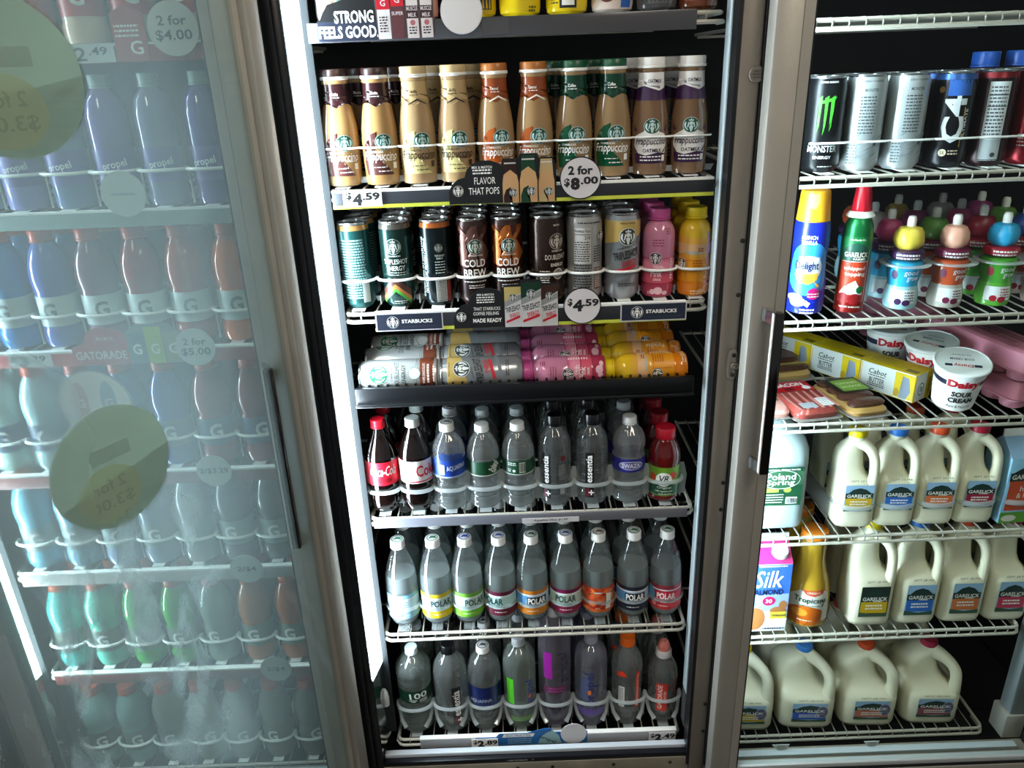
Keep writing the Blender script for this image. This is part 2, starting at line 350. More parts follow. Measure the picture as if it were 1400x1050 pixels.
# lower frame rail of each opening, dirty bolts
rail = struct(thing('trim_9', 'dirty metal frame rail under the middle opening', 'frame rail'))
MB().box(-.3725, -.0595, .076, .372, -.02, .143, 0, .003).build('rail', DIRTY, rail)
for x in (-.20, -.13, -.02, .06, .20, .33): ob('screw', bolt, rail, (x, -.0597, .128), (PI/2, 0, 0))
MB().box(-.3235, -.058, .1433, .3705, -.028, .1565, 0, .001).build('black_strip', mat('black_strip', '111319', .3), rail)
wb = MB().box(-.3235, -.046, .1568, .3705, -.032, .167, 0, .001).build('white_strip', mat('sill_white', 'c3cad2', .35), rail)
decal('lettering', [text('1-800 ADVANCE', -.02, .150, .045, .004), poly([(.012, .147), (.018, .153), (.016, .153)])], [P('c9c9c9')], front(-.0581), rail)
for n, x0, x1 in (('trim_10', -1.0985, -.3735), ('trim_11', .4075, 1.1635)):
    r = struct(thing(n, 'metal frame rail under the %s opening' % ('left' if x0 < 0 else 'right'), 'frame rail'))
    MB().box(x0, -.0595, .076, x1, -.02, .118, 0, .003).build('rail', DIRTY, r); MB().box(x0+.03, -.052, .1185, x1-.03, -.035, .128, 0, .001).build('white_strip', mat('sill_white2', 'aab2b4', .35), r)
# ------------------------------------------------------------------ light tubes behind the posts
def led(x, label, vis):
    t = thing('light_tube', label, 'light', (x, 0, 0), 0, 'cooler light tubes')
    h = [(-.0015, -.0585), (.0105, 0.), (.0235, .002), (.0235, .006), (-.012, .006), (-.012, -.018), (-.0035, -.018), (-.0035, -.0565)]
    def pr(pts, z0, z1, name, m):
        n = len(pts); b = MB(); b.add([(p, q, z0) for p, q in pts]+[(p, q, z1) for p, q in pts], [tuple(range(n))[::-1], tuple(range(n, 2*n))]+[(i, (i+1) % n, (i+1) % n+n, i+n) for i in range(n)]); return b.build(name, m, t, ang=20)
    n = Vector((.0585, -.012, 0)).normalized()*.0009
    pr([(-.0015, -.0585), (-.0015+n.x, -.0585+n.y), (.0105+n.x, n.y), (.0105, 0)], .40, 1.95, 'diffuser', LEDM)
    pr([(-.0040, -.0590), (-.0017, -.0592), (.0103, .0004), (.0103, .0040), (.0050, .0045)], .19, 1.97, 'backing', mat('black_backing', '08090a', .6))  # opaque strip added to stop tube light leaking backwards
    pr([(.0108, -.0005), (.0235, .0012), (.0235, .006), (.0085, .006)], .19, 1.97, 'housing', mat('dark_housing', '1c2022', .5, metal=.2))
    pr([(-.0015, -.0585), (-.0015+n.x, -.0585+n.y), (.0105+n.x, n.y), (.0105, 0)], .19, .398, 'end_cover', STEEL)
    MB().lathe([(.008, 0), (.009, .02), (.007, .035), (.003, .045)], 14, c=(.010, -.012, .285)).build('end_clip', mat('clip_white', 'c8ccc8', .4), t)
    return t
led(-.324, 'bright white light tube along the hinge side of the middle opening', 1)
led(.428, 'light tube behind the post at the left of the right cooler', 0)
led(-1.085, 'bright light tube seen through the fogged glass at far left', 0)
pz = struct(thing('trim_12', 'dull inner post at the right of the right cooler', 'post')); MB().box(1.122, -.018, .19, 1.160, .02, 1.965, 0, .003).build('cover', mat('cloudy_cover', '8a9294', .3, metal=.3, var=.2, vscale=20), pz); MB().box(1.115, -.022, .12, 1.162, .03, .188, 0, .003).build('bracket', ALU, pz)
g = tag(MB().box(.3665, -.019, .29, .3715, .012, 1.965, 0, .001).build('light_housing', GALV), 'pale speckled metal light housing along the right of the middle opening', 'housing')
g2 = tag(MB().box(.3665, -.019, .19, .3715, .012, .287, 0, .001).build('light_housing_end', mat('dull_plate', '4a4c4c', .5, metal=.5, var=.3)), 'short dull metal plate below the pale light housing', 'housing')
# ------------------------------------------------------------------ doors
def closed_door(name, x0, x1, label, hx, hinge_right, pull):
    t = struct(thing(name, label, 'door')); z0, z1 = .10, 1.96; w = .058
    for a, b in ((x0, x0+w), (x1-w, x1)):
        MB().box(a, -.105, z0, b, -.067, z1, 0, .006).build('stile', ALU, t)
        MB().box(a+w-.016 if a == x0 else a, -.1065, z0+.02, b if a == x0 else b-w+.016, -.1052, z1-.02).build('glazing_bead', ALU, t)
    MB().box(x0+w, -.105, z0, x1-w, -.067, z0+.035, 0, .003).build('rail', ALU, t); MB().box(x0+w, -.105, z1-.06, x1-w, -.067, z1, 0, .003).build('rail', ALU, t)
    MB().box(x0+w-.001, -.103, z0+.0352, x1-w+.001, -.080, z0+.0395).build('gasket', GASK, t); MB().box(x0+w-.001, -.1, z0+.04, x1-w+.001, -.084, z0+.052, 0, .001).build('spacer', mat('spacer_bar', 'c5cbca', .4, metal=.4), t)
    MB().box(x0+w+.0002, -.103, z0+.053, x0+w+.004, -.080, z1-.062).build('gasket', GASK, t); MB().box(x1-w-.004, -.103, z0+.053, x1-w-.0002, -.080, z1-.062).build('gasket', GASK, t)
    MB().box(x0+w+.0042, -.095, z0+.053, x1-w-.0042, -.091, z1-.062).build('pane', GLASS, t)
    h = ob('handle', None, t, (hx, -.106, 0)); za, zb = pull
    MB().box(-.008, -.036, za, .008, -.024, zb, 0, .003).build('grip', mat('dark_chrome', '4a4644', .14, metal=1.), h); MB().box(-.0098, -.035, za+.002, -.0082, -.026, zb-.002).build('glint_strip', mat('white_glint_edge', 'd8d8d4', .4, var=.4, vscale=120), h)  # pale strip is a painted glint along the grip's left edge
    for z in (za, zb-.022): MB().add([(-.019, 0, z), (-.013, 0, z), (.006, -.026, z), (-.006, -.032, z), (-.019, 0, z+.022), (-.013, 0, z+.022), (.006, -.026, z+.022), (-.006, -.032, z+.022)], [(0, 1, 2, 3), (4, 7, 6, 5), (0, 4, 5, 1), (1, 5, 6, 2), (2, 6, 7, 3), (3, 7, 4, 0)]).build('bracket', STEEL, h)
    return t
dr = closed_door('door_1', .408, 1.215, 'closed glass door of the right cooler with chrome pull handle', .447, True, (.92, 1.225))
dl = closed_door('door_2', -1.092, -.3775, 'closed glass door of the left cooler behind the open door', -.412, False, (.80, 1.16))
# open middle door, hinged at its right, swung 120 degrees to the left, seen from its inner side
A = math.radians(60); HX, HY = -.352, -.086
od = struct(thing('door_3', 'open fogged glass door of the middle cooler swung left', 'door', (HX, HY, 0), 0)); od.rotation_euler = (0, 0, A+PI)
# local +x runs from the hinge along the door, local +y is the inner face turned toward the room
MB().box(.0, -.034, .11, .027, 0, 1.96, 0, .003).build('stile', ALU, od); MB().box(.66, -.034, .11, .715, 0, 1.96, 0, .003).build('stile', ALU, od)
MB().box(.0275, -.034, .11, .6595, 0, .15, 0, .003).build('rail', ALU, od); MB().box(.0275, -.034, 1.9, .6595, 0, 1.96, 0, .003).build('rail', ALU, od)
MB().box(.0275, -.024, .1505, .6595, -.020, 1.8995).build('pane', FOG, od)
# ------------------------------------------------------------------ discs and round sign on the doors
def vinyl(name, hexc):
    m = bpy.data.materials.new(name); m.use_nodes = True; nt = m.node_tree; nt.nodes.clear(); N = nt.nodes.new
    o = N('ShaderNodeOutputMaterial'); d = N('ShaderNodeBsdfDiffuse'); t = N('ShaderNodeBsdfTranslucent'); x = N('ShaderNodeMixShader'); x.inputs[0].default_value = .5
    d.inputs[0].default_value = t.inputs[0].default_value = lin(hexc)
    nt.links.new(d.outputs[0], x.inputs[1]); nt.links.new(t.outputs[0], x.inputs[2]); nt.links.new(x.outputs[0], o.inputs[0]); return m
DISC = vinyl('matte_vinyl_disc', 'eef6ea'); DISC2 = vinyl('vinyl_band', 'd6e2dc'); DISC3 = vinyl('vinyl_yellow', 'e6ecd0'); DISC4 = vinyl('vinyl_ink', 'ccd4c0')
for i, z in enumerate((1.625, 1.121)):
    t = ob('vinyl_disc', MB().lathe([(.089, 0), (.089, .0008)], 48).mesh('vinyl_disc', DISC), od, (.374, -.0252, z), (-PI/2, 0, 0))
    decal('print', [poly([(.088*math.cos(a), .088*math.sin(a)) for a in [math.radians(q) for q in range(200, 361, 8)]], 0), ell(-.012, -.036, .047, .042, 1), text('2 for', -.012, -.022, .05, .018, 2, mir=True), text('$3.00', -.012, -.05, .066, .02, 2, mir=True), rect(-.03, .012, .03, .034, 0)],
          [DISC2, DISC3, DISC4], onplane((0, 0, .0009), (-1, 0, 0), (0, -1, 0)), t)
DW = P('b9bdb9', .6)
rs = ob('round_sign', MB().lathe([(.052, 0), (.052, .001)], 40).mesh('round_sign', P('7f8c90', .6)), dl, (-.738, -.0962, 1.090), (PI/2, 0, 0)); rs.scale = (1.25, 1.25, 1)
decal('print', [ell(0, 0, .050, .050, 0, 32), rect(-.046, -.02, .046, -.016, 2), ell(-.02, .005, .011, .03, 1), ell(.02, .005, .011, .03, 2), text('G', -.02, .002, .012, .013, 0), text('G', .02, .002, .012, .013, 0), text('G', .036, -.010, .010, .010, 3), ell(0, -.026, .018, .018, 0), text('2/$5', 0, -.026, .026, .012, 3)], [DW, P('a07a78'), P('6d8aa0'), INK], onplane((0, 0, .0012), (1, 0, 0), (0, 1, 0)), rs)
# ------------------------------------------------------------------ wire shelves
def wire_shelf(x0, x1, z, label, depth=.58, pitch=.027, tone=None, front2=True, y0=0.):
    m = tone or ENAM
    t = thing('wire_shelf', label, 'shelf', (0, 0, 0), 0, 'cooler wire shelves')
    c = .012
    b = MB().tube([(x0, y0+.05, z-.005), (x0, y0+c, z-.005), (x0+c*.3, y0+c*.3, z-.005), (x0+c, y0, z-.005), (x1-c, y0, z-.005), (x1-c*.3, y0+c*.3, z-.005), (x1, y0+c, z-.005), (x1, y0+.05, z-.005)], .0036, 8); b.build('front_rail', m, t)
    if front2: MB().tube([(x0-.004, y0+.05, z-.0185), (x0-.004, y0+c, z-.0185), (x0+c*.3, y0-.003+c*.3, z-.0185), (x0+c, y0-.003, z-.0185), (x1-c, y0-.003, z-.0185), (x1-c*.3, y0-.003+c*.3, z-.0185), (x1+.004, y0+c, z-.0185), (x1+.004, y0+.05, z-.0185)], .0036, 8).build('lower_rail', m, t)
    for x in (x0, x1): MB().tube([(x, y0+.0505, z-.005), (x, y0+depth, z-.005)], .004, 6).build('side_rail', m, t)
    for y in (.24, depth): MB().tube([(x0+.0045, y0+y, z-.010), (x1-.0045, y0+y, z-.010)], .0035, 6).build('cross_rail', m, t)
    n = int((x1-x0)/pitch); w = MB().tube([(0, y0-.002, z-.016), (0, y0-.0040, z-.010), (0, y0-.001, z-.0025), (0, y0+.006, z-.002), (0, y0+depth, z-.002)] if front2 else [(0, y0, z-.002), (0, y0+depth, z-.002)], .0016, 5).mesh('wire', mat('shaded_wire', '86837a', .45))  # cross wires darker than the rails: weak light put into their colour
    for k in range(1, n): ob('wire', w, t, (x0+(x1-x0)*k/n, 0, 0))
    return t
ZC = [1.690, 1.432, 1.212, 1.062, .775, .478, .168]
NM = ['top shelf', 'coffee bottle shelf', 'coffee can shelf', 'black tray shelf', 'cola shelf', 'seltzer shelf', 'bottom shelf']
for i in (0, 1, 2, 4, 5, 6):
    wire_shelf(-.298, .358, ZC[i], 'white wire shelf in the middle cooler, the %s' % NM[i])
ZR = [1.672, 1.425, 1.165, .953, .690, .433, .098]
NR = ['empty topmost one', 'energy can shelf', 'creamer and kids drink shelf', 'butter and egg shelf', 'small milk jug shelf', 'juice and milk shelf', 'bottom gallon milk shelf']
for i, z in enumerate(ZR): wire_shelf(.452, 1.105 if i < 6 else 1.110, z, 'white wire shelf in the right cooler, the %s' % NR[i], y0=.035 if i == 6 else 0.)
ZL = [1.672, 1.412, 1.160, .905, .672, .405, .108]
NL = ['topmost one', 'second from the top', 'third from the top', 'fourth from the top', 'third from the bottom', 'second from the bottom', 'bottom one']
for i, z in enumerate(ZL): wire_shelf(-1.055, -.40, z, 'wire shelf behind the fogged glass, the %s' % NL[i], pitch=.04)
# black tray shelf of the lying drinks
t = thing('tray_shelf', 'black plastic tray shelf holding the lying cans and bottles', 'shelf', (0, 0, 0))
MB().box(-.298, -.012, 1.029, .345, .0, 1.0635, 0, .003).build('front_lip', BTRAY, t); MB().box(-.296, .0005, 1.030, .343, .56, 1.038).build('tray_floor', BTRAY, t)
MB().box(-.298, -.018, 1.026, .345, -.0125, 1.0325, 0, .002).build('drip_edge', BTRAY, t)
nb = MB().box(-.002, .0005, 1.0382, .002, .006, 1.066).mesh('comb_tooth', BTRAY)
for k in range(36): ob('comb_tooth', nb, t, (-.29+k*.0178, 0, 0))
for x in (-.136, .020, .178): MB().box(x-.0015, .002, 1.0382, x+.0015, .5, 1.064).build('divider', BTRAY, t)
# ------------------------------------------------------------------ bottle glides: scalloped loops, posts and floor runners
FROST = clear('frosted_plastic', 'eef4f4', .42, glass=.1); CLR = clear('clear_rack_plastic', 'eef4f4', .20, glass=.1)
WIREW = mat('white_loop', 'eef0ee', .3)
def glide(xs, z, label, h, bulge, r=.0026, y0=.004, m=None, hw=None, web=0., strut=False, runners=True, posts=True, tabs=False):
    m = m or WIREW
    t = thing('bottle_glide', label, 'bottle rack', (0, 0, 0), 0, 'clear bottle glide racks')
    n = len(xs); bd = [xs[0]-(xs[1]-xs[0])/2]+[(a+b)/2 for a, b in zip(xs, xs[1:])]+[xs[-1]+(xs[-1]-xs[-2])/2]
    for k in range(n):
        a, b = bd[k], bd[k+1]; g = .0008; c, w = (a+b)/2, (b-a)/2-g
        pts = [(c+w*math.cos(PI-PI*q/12), y0+bulge-bulge*math.sin(PI*q/12)**.7, z+h) for q in range(13)]
        MB().tube(pts, r, 6, flat=hw or 1).build('loop', m, t)
        if strut:
            for s in (-1, 1): MB().tube([(c+s*(w-.001), y0+bulge, z+h-.004), (c+s*w*.92, y0+bulge*.75, z+h*.72), (c+s*w*.8, y0+bulge*.4, z+h*.5), (c+s*w*.55, y0+.002, z+h*.33)], [r, r, r, r*1.3], 6).build('strut', m, t)
    for k, x in enumerate(bd):
        if tabs: MB().prism([(x-.011, z+.016), (x+.011, z+.016), (x+.006, z+.006), (x-.006, z+.006)], y0+bulge+.0135, y0+bulge+.0146).build('tab', FROST, t)
        if posts: MB().box(x-.0012, y0+bulge+.002, z+.0015, x+.0012, y0+bulge+.007, z+h-.002).build('post', m, t)
        if web: MB().prism([(x-.011, z+h+.001), (x-.004, z+h+web), (x+.004, z+h+web), (x+.011, z+h+.001), (x+.007, z+h*.2), (x-.007, z+h*.2)], y0+bulge-.0015, y0+bulge+.0013).build('web', m, t)
        if runners: MB().box(x-.001, y0+bulge+.0075, z+.0004, x+.001, .46, z+.018).build('runner', m, t)
    for x in xs: MB().box(x-.012, .002, z+.0003, x+.012, .46, z+.0016).build('floor_track', m, t)
    return t
CX2 = [-.278+.0666*i for i in range(10)]
CX3 = [-.276, -.203, -.130, -.061, .001, .073, .142, .211, .277, .343]
CX5 = [-.270, -.201, -.134, -.064, .008, .083, .157, .232, .305]
CX6 = [-.258, -.185, -.114, -.043, .028, .102, .174, .248, .321]
CX7 = [-.255, -.171, -.090, -.008, .074, .157, .244, .326]
glide(CX2, 1.432, 'white wire glide rack holding the coffee bottles', .066, .010, .0018, posts=False, tabs=True, runners=False)
glide(CX3, 1.212, 'white scalloped glide rack holding the coffee cans', .055, .030, .0026, posts=False, tabs=True)
glide(CX5, .775, 'frosted scalloped glide rack holding the cola and water bottles', .052, .030, .0042, m=FROST, web=.03)
glide(CX6, .478, 'clear scalloped glide rack holding the seltzer bottles', .055, .032, .0022, m=CLR, hw=1.8, posts=False)
glide(CX7, .168, 'frosted glide rack with struts holding the bottom water bottles', .078, .036, .0042, m=FROST, strut=True, runners=False)
# ------------------------------------------------------------------ price rails, tickets and hanging cards
RAILD = mat('dark_rail', '2c2e33', .3); LIME = P('c8d24a', .4); SLATE = P('262c3c', .35); CARD = P('17181a', .4); LGREY = P('cfcfd2', .4); SIL = P('b4b6b8'); RED = P('c01c2c'); GRN = P('12382a')
def price_rail(x0, x1, z0, z1, y, label, m=RAILD, lime=0., ledge=True):
    t = thing('price_rail', label, 'price rail')
    MB().box(x0, y, z0, x1, y+.004, z1, 0, .0008).build('holder', m, t)
    if lime: MB().box(x0, y-.0012, z0, x1, y-.0002, z0+lime).build('lime_strip', LIME, t)
    if ledge: MB().box(x0, y, z1+.0004, x1, y+.012, z1+.004).build('ledge', WHITE, t)
    return t
def card(name, label, cat, x, y, z, pts, m, shapes, mats, thick=.0012):
    o = tag(MB().prism(pts, 0, thick).build(name, m, None, (x, y, z)), label, cat); decal('print', shapes, mats, front(0.), o); return o
def circ(r, n=40): return [(r*math.cos(2*PI*k/n), r*math.sin(2*PI*k/n)) for k in range(n)]
def cloud(w, h): return [(-w*.5, 0), (w*.5, 0), (w*.5, h*.62), (w*.46, h*.80), (w*.36, h*.93), (w*.22, h), (w*.06, h), (-w*.08, h*.93), (-w*.18, h*.80), (-w*.22, h*.62), (-w*.34, h*.58), (-w*.44, h*.46), (-w*.5, h*.3)]
def R_(w, h): return [(-w/2, 0), (w/2, 0), (w/2, h), (-w/2, h)]
# coffee bottle shelf
price_rail(-.295, .358, 1.400, 1.4265, -.012, 'dark price rail with lime edge on the coffee bottle shelf', lime=.006)
card('price_ticket', 'white price ticket reading $4.59 under the coffee bottles', 'price ticket', -.243, -.0148, 1.4035, R_(.066, .027), WHITE, [text('$', -.023, .018, .010, .014, bold=.03), text('4', -.009, .012, .017, .020, bold=.05), text('.59', .015, .017, .030, .013, bold=.04)], [INK])
def minibottle(cx, s, neck, sw):
    T = lambda pts: [(cx+x*s, z*s) for x, z in pts]
    return [poly(T([(-.5, 0), (.5, 0), (.5, 1.2), (.36, 1.9), (.36, 2.6), (-.36, 2.6), (-.36, 1.9), (-.5, 1.2)]), 0), poly(T([(-.46, 1.7), (0, 2.0), (.42, 1.66), (.37, 2.35), (-.37, 2.35)]), neck), rect(cx-.36*s, 2.36*s, cx+.36*s, 2.44*s, 3), rect(cx-.36*s, 2.44*s, cx+.36*s, 2.6*s, neck),
            poly(T([(-.45, 0), (.1, 0), (-.05, .3), (-.2, .6), (.0, .95), (-.3, .8), (-.45, .4)]), sw)]+siren(cx+.15*s, .62*s, .24*s, 4, 3)
card('shelf_sign', 'black cloud sign reading FLAVOR THAT POPS with three printed bottles', 'sign', -.045, -.0158, 1.4015, cloud(.100, .071)+[], CARD,
     [text('MIX & MATCH', .008, .060, .034, .0045, 0), lines(-.008, .024, .054, 2, .005, .0025, 0), text('FLAVOR', .012, .038, .036, .0115, 0, bold=.0), text('THAT POPS', .010, .021, .052, .0115, 0, bold=0), ]+siren(-.034, .022, .0085, 1, 0), [WHITE, CARD])
card('shelf_sign', 'printed cutout of three coffee bottles beside the flavor sign', 'sign', .041, -.0172, 1.4015, [(-.047, 0), (.047, 0), (.047, .058), (.042, .073), (.022, .074), (.019, .071), (.015, .080), (-.013, .080), (-.017, .073), (-.043, .073), (-.047, .056)], CARD,
     minibottle(-.0305, .0272, 1, 1)+minibottle(.0305, .0272, 5, 5)+minibottle(0, .0296, 2, 2), [P('c49a6c'), P('2a1613'), P('0f3a26'), LGREY, P('123a2c'), P('b79f72')])
card('price_disc', 'round white price sign reading 2 for $8.00', 'price sign', .129, -.0186, 1.438, circ(.0355), CARD, [ell(0, 0, .0335, .0335, 0, 36), text('2 for', 0, .013, .042, .015, 1, bold=.04), text('$', -.023, -.007, .010, .015, 1, bold=.04), text('8', -.009, -.009, .016, .021, 1, bold=.06), text('.00', .015, -.004, .030, .013, 1, bold=.04)], [P('d6d2d6'), INK])
# coffee can shelf
price_rail(-.245, .322, 1.177, 1.2085, -.012, 'dark price rail with lime edge on the coffee can shelf', lime=.006)
for x, w in ((-.182, .122), (.262, .120)):
    card('brand_tag', 'dark brand tag with round emblem at the %s of the can shelf' % ('left end' if x < 0 else 'right end'), 'sign', x, -.0150, 1.1775 if x < 0 else 1.179, R_(w, .034), LGREY, [rect(-w/2+.002, .002, w/2-.002, .032, 0), text('STARBUCKS', .014, .018, .056, .007, 1, bold=.03), rect(-.012, .0075, .05, .008, 2)]+siren(-.030, .017, .0105, 0, 1), [SLATE, WHITE, P('4c5260')])
card('shelf_sign', 'black cloud sign reading MADE READY with emblem', 'sign', -.052, -.0158, 1.178, cloud(.098, .074), CARD,
     [text('MIX & MATCH', .010, .062, .030, .004, 0), lines(-.006, .026, .056, 3, .0045, .002, 0), text('THAT STARBUCKS', .012, .036, .048, .006, 0, bold=0), text('COFFEE FEELING', .010, .027, .046, .006, 0, bold=0), text('MADE READY', .012, .014, .052, .0075, 0, bold=.02)]+siren(-.035, .022, .0085, 1, 0), [WHITE, CARD])
def minican(cx, w, h, top):
    return [rect(cx-w/2, 0, cx+w/2, h, 0), poly([(cx-w/2, h*.62), (cx+w/2, h*.85), (cx+w/2, h), (cx-w/2, h)], top), poly([(cx-w/2, h*.5), (cx+w/2, h*.68), (cx+w/2, h*.82), (cx-w/2, h*.64)], 6), text('TRIPLESHOT', cx, h*.46, w*.92, h*.13, 3, rot=.22), text('ENERGY', cx+w*.1, h*.30, w*.6, h*.1, 4, rot=.22), poly([(cx-w*.42, h*.1), (cx+w*.42, h*.23), (cx+w*.42, h*.29), (cx-w*.42, h*.16)], 4)]+siren(cx, h*.74, w*.22, 5, 7)
card('shelf_sign', 'printed cutout of three energy drink cans beside the made ready sign', 'sign', .039, -.0172, 1.178, [(-.050, 0), (.050, 0), (.050, .074), (.046, .079), (.022, .080), (.018, .087), (-.016, .087), (-.02, .080), (-.046, .079), (-.050, .074)], CARD,
     minican(-.032, .030, .075, 1)+minican(.034, .030, .076, 2)+minican(0.001, .036, .083, 5), [P('c3c3c4'), P('b9a768'), P('3b221b'), INK, RED, P('0f3223'), P('8d9092'), LGREY])
card('price_disc', 'round white price sign reading $4.59', 'price sign', .132, -.0186, 1.213, circ(.034), CARD, [ell(0, 0, .0322, .0322, 0, 36), text('$', -.022, .007, .009, .015, 1, bold=.04), text('4', -.008, .001, .018, .022, 1, bold=.06), text('.59', .015, .006, .030, .014, 1, bold=.04)], [P('d8d4d8'), INK])
# top shelf
price_rail(-.302, .314, 1.661, 1.690, -.012, 'smoky grey price rail on the top shelf', m=mat('smoky_rail', '4a4a4e', .2), ledge=False)
card('shelf_sign', 'black cloud sign reading STRONG FEELS GOOD', 'sign', -.236, -.0150, 1.663, [(-.048, 0), (.050, 0), (.050, .052), (.04, .058), (.0, .060), (-.03, .052), (-.040, .038), (-.044, .030), (-.048, .030)], CARD,
     [rect(-.048, 0, .050, .028, 1), text('STRONG', .010, .034, .062, .018, 0, bold=.03), text('FEELS GOOD.', .0, .0125, .094, .018, 0, bold=.03)], [WHITE, SLATE])
card('shelf_sign', 'printed cutout of four sports and protein drink bottles', 'sign', -.146, -.0164, 1.6635, [(-.044, 0), (.044, 0), (.046, .06), (.04, .09), (-.04, .09), (-.046, .06)], P('5a5256'),
     [rect(-.043, 0, -.023, .075, 0), rect(-.021, 0, -.001, .075, 1), poly([(-.043, .042), (-.023, .042), (-.023, .058), (-.029, .07), (-.037, .07), (-.043, .058)], 2), poly([(-.021, .046), (-.001, .046), (-.001, .062), (-.007, .075), (-.015, .075), (-.021, .062)], 2), text('G', -.033, .051, .008, .009, 4), text('G', -.011, .055, .008, .009, 4), text('SUPER', -.011, .036, .018, .005, 4), lines(-.040, -.027, .03, 6, .004, .002, 5),
      rect(.003, 0, .021, .072, 4), rect(.025, 0, .043, .072, 4), rect(.003, .028, .021, .046, 5), rect(.025, .028, .043, .046, 5), text('MUSCLE', .012, .042, .017, .006, 4), text('MILK', .012, .033, .013, .006, 4), text('MUSCLE', .034, .042, .017, .006, 4), text('MILK', .034, .033, .013, .006, 4), ell(.012, .022, .004, .004, 6), ell(.034, .022, .004, .004, 6), lines(.006, .018, .014, 3, .004, .002, 3), lines(.028, .040, .014, 3, .004, .002, 3)],
     [P('d8d4d4'), P('5a3438'), RED, INK, P('d6cccc'), P('3a2326'), P('b0686c')])
card('price_disc', 'blank round white sign on the top shelf', 'price sign', -.057, -.0178, 1.699, circ(.033), LGREY, [ell(0, 0, .0315, .0315, 0, 36)], [P('dcd8d8'), LGREY])
decal('fine_print', [lines(-.022, .012, 1.680, 3, .0045, .002, 0)], [P('a8a8aa')], front(-.0122), tag(MB().box(-.026, -.0136, 1.664, .016, -.0124, 1.688).build('price_ticket', P('4e4e52')), 'smoky ticket with fine print beside the blank round sign', 'price ticket'))
# cola shelf and bottom shelf
price_rail(-.292, .347, .7535, .7735, -.010, 'grey blank price rail on the cola and water shelf', m=GREYR, ledge=False)
card('price_ticket', 'narrow white ticket reading Aquafina 20oz under the water bottles', 'price ticket', .068, -.0120, .7540, R_(.116, .011), LGREY, [text('Aquafina 20oz $1.99', 0, .0055, .070, .006, 0, shear=.2)], [INK])
price_rail(-.246, .352, .148, .174, -.014, 'pale price rail on the bottom water shelf', m=P('a9adb6'), ledge=False)
tag(MB().box(-.246, -.016, .1748, .352, -.004, .179, 0, .001).build('rail_cover', WHITE), 'white plastic cover strip along the bottom water shelf', 'trim strip')
BLU = P('1d63a6'); LB = P('7fb0d8')
card('shelf_sign', 'blue electrolytes card with a printed water bottle on the bottom shelf', 'sign', .014, -.0176, .154, [(-.130, 0), (.130, 0), (.130, .034), (.05, .034), (.045, .046), (.03, .046), (-.01, .034), (-.075, .034), (-.082, .024), (-.130, .024)], BLU,
     [poly([(-.068, .023), (.004, .023), (.008, .033), (-.064, .033)], 0), text('ELECTROLYTES', -.030, .028, .056, .006, 1), poly([(.015, .0), (.07, .0), (.064, .024), (.05, .040), (.036, .034), (.02, .02)], 2), text('propel', .038, .012, .040, .014, 3, rot=-.5), lines(-.055, .0, .016, 3, .006, .003, 2)], [WHITE, BLU, P('8fb4ba'), INK])
card('price_ticket', 'white price ticket reading $2.89 on the bottom shelf', 'price ticket', -.095, -.0190, .152, R_(.062, .024), WHITE, [text('$', -.022, .014, .009, .014, bold=.04), text('2', -.009, .010, .016, .020, bold=.06), text('.89', .015, .013, .030, .014, bold=.04)], [INK])
card('price_ticket', 'white price ticket reading $2.49 at the right of the bottom shelf', 'price ticket', .318, -.0190, .152, R_(.062, .024), P('d5d5da'), [text('$', -.022, .014, .009, .014, bold=.04), text('2', -.009, .010, .016, .020, bold=.06), text('.49', .015, .013, .030, .014, bold=.04)], [INK])
card('price_disc', 'blank round white sign on the bottom shelf', 'price sign', .112, -.0204, .184, circ(.030), P('d3d3d8'), [rect(-.028, -.004, .028, -.0035, 0)], [P('b9b9c0')])
# ================================================================== products, middle cooler
WATER = clear('clear_water_bottle'); COLA = mat('cola_bottle', '0c0504', .06, spec=.6, coat=.4)
CAPW = P('e9e9e6', .4); SILV = mat('can_lid', 'b9bbbb', .22, metal=.9); LIDD = mat('can_lid_recess', '3a3b3c', .3, metal=.8)
def capped(root, r, z0, z1, m, seg=36, ring=True, kn=.03, top=None, name='cap', dome=0.):
    b = MB(); b.lathe([(r, z0), (r, z1-.0015), (r*.93, z1), (r*.02, z1+dome)], seg, mod=lambda a, z: 1-kn*(int(round(a/(2*PI/seg))) % 2) if z < z1-.001 else 1)
    c = b.build(name, m, root, ang=50)
    if ring: MB().lathe([(r*1.02, z0-.0035), (r*1.04, z0-.0025), (r*1.02, z0-.0006)], seg).build('neck_ring', m, root)
    if top: decal('cap_print', [ell(0, 0, r*.78, r*.78, 0), ell(0, 0, r*.66, r*.66, 1), poly([(-r*.55, -r*.2), (-r*.1, r*.45), (r*.5, r*.25), (r*.25, 0), (r*.55, -r*.3), (0, -r*.1)], 0)], [P(top), CAPW], onplane((0, 0, z1+.0001), (1, 0, 0), (0, 1, 0)), c)
    return c
def place(root, name, desc, cat, group, shelf, spots):
    """spots: (x, y, z, rz, row, column); first spot takes the prototype itself"""
    root.name = name; out = []
    for i, s in enumerate(spots):
        x, y, z, rz, row, col = s
        lab = '%s, %s row, %s from left, %s' % (desc, ROW[row], ORD[col], shelf)
        if i == 0:
            root.location = (x, y, z); root.rotation_euler = (0, 0, rz); tag(root, lab, cat, group); out.append(root)
        else:
            out.append(dup(root, (x, y, z), (0, 0, rz), lab))
    return out
J = lambda a=.0015: random.uniform(-a, a)
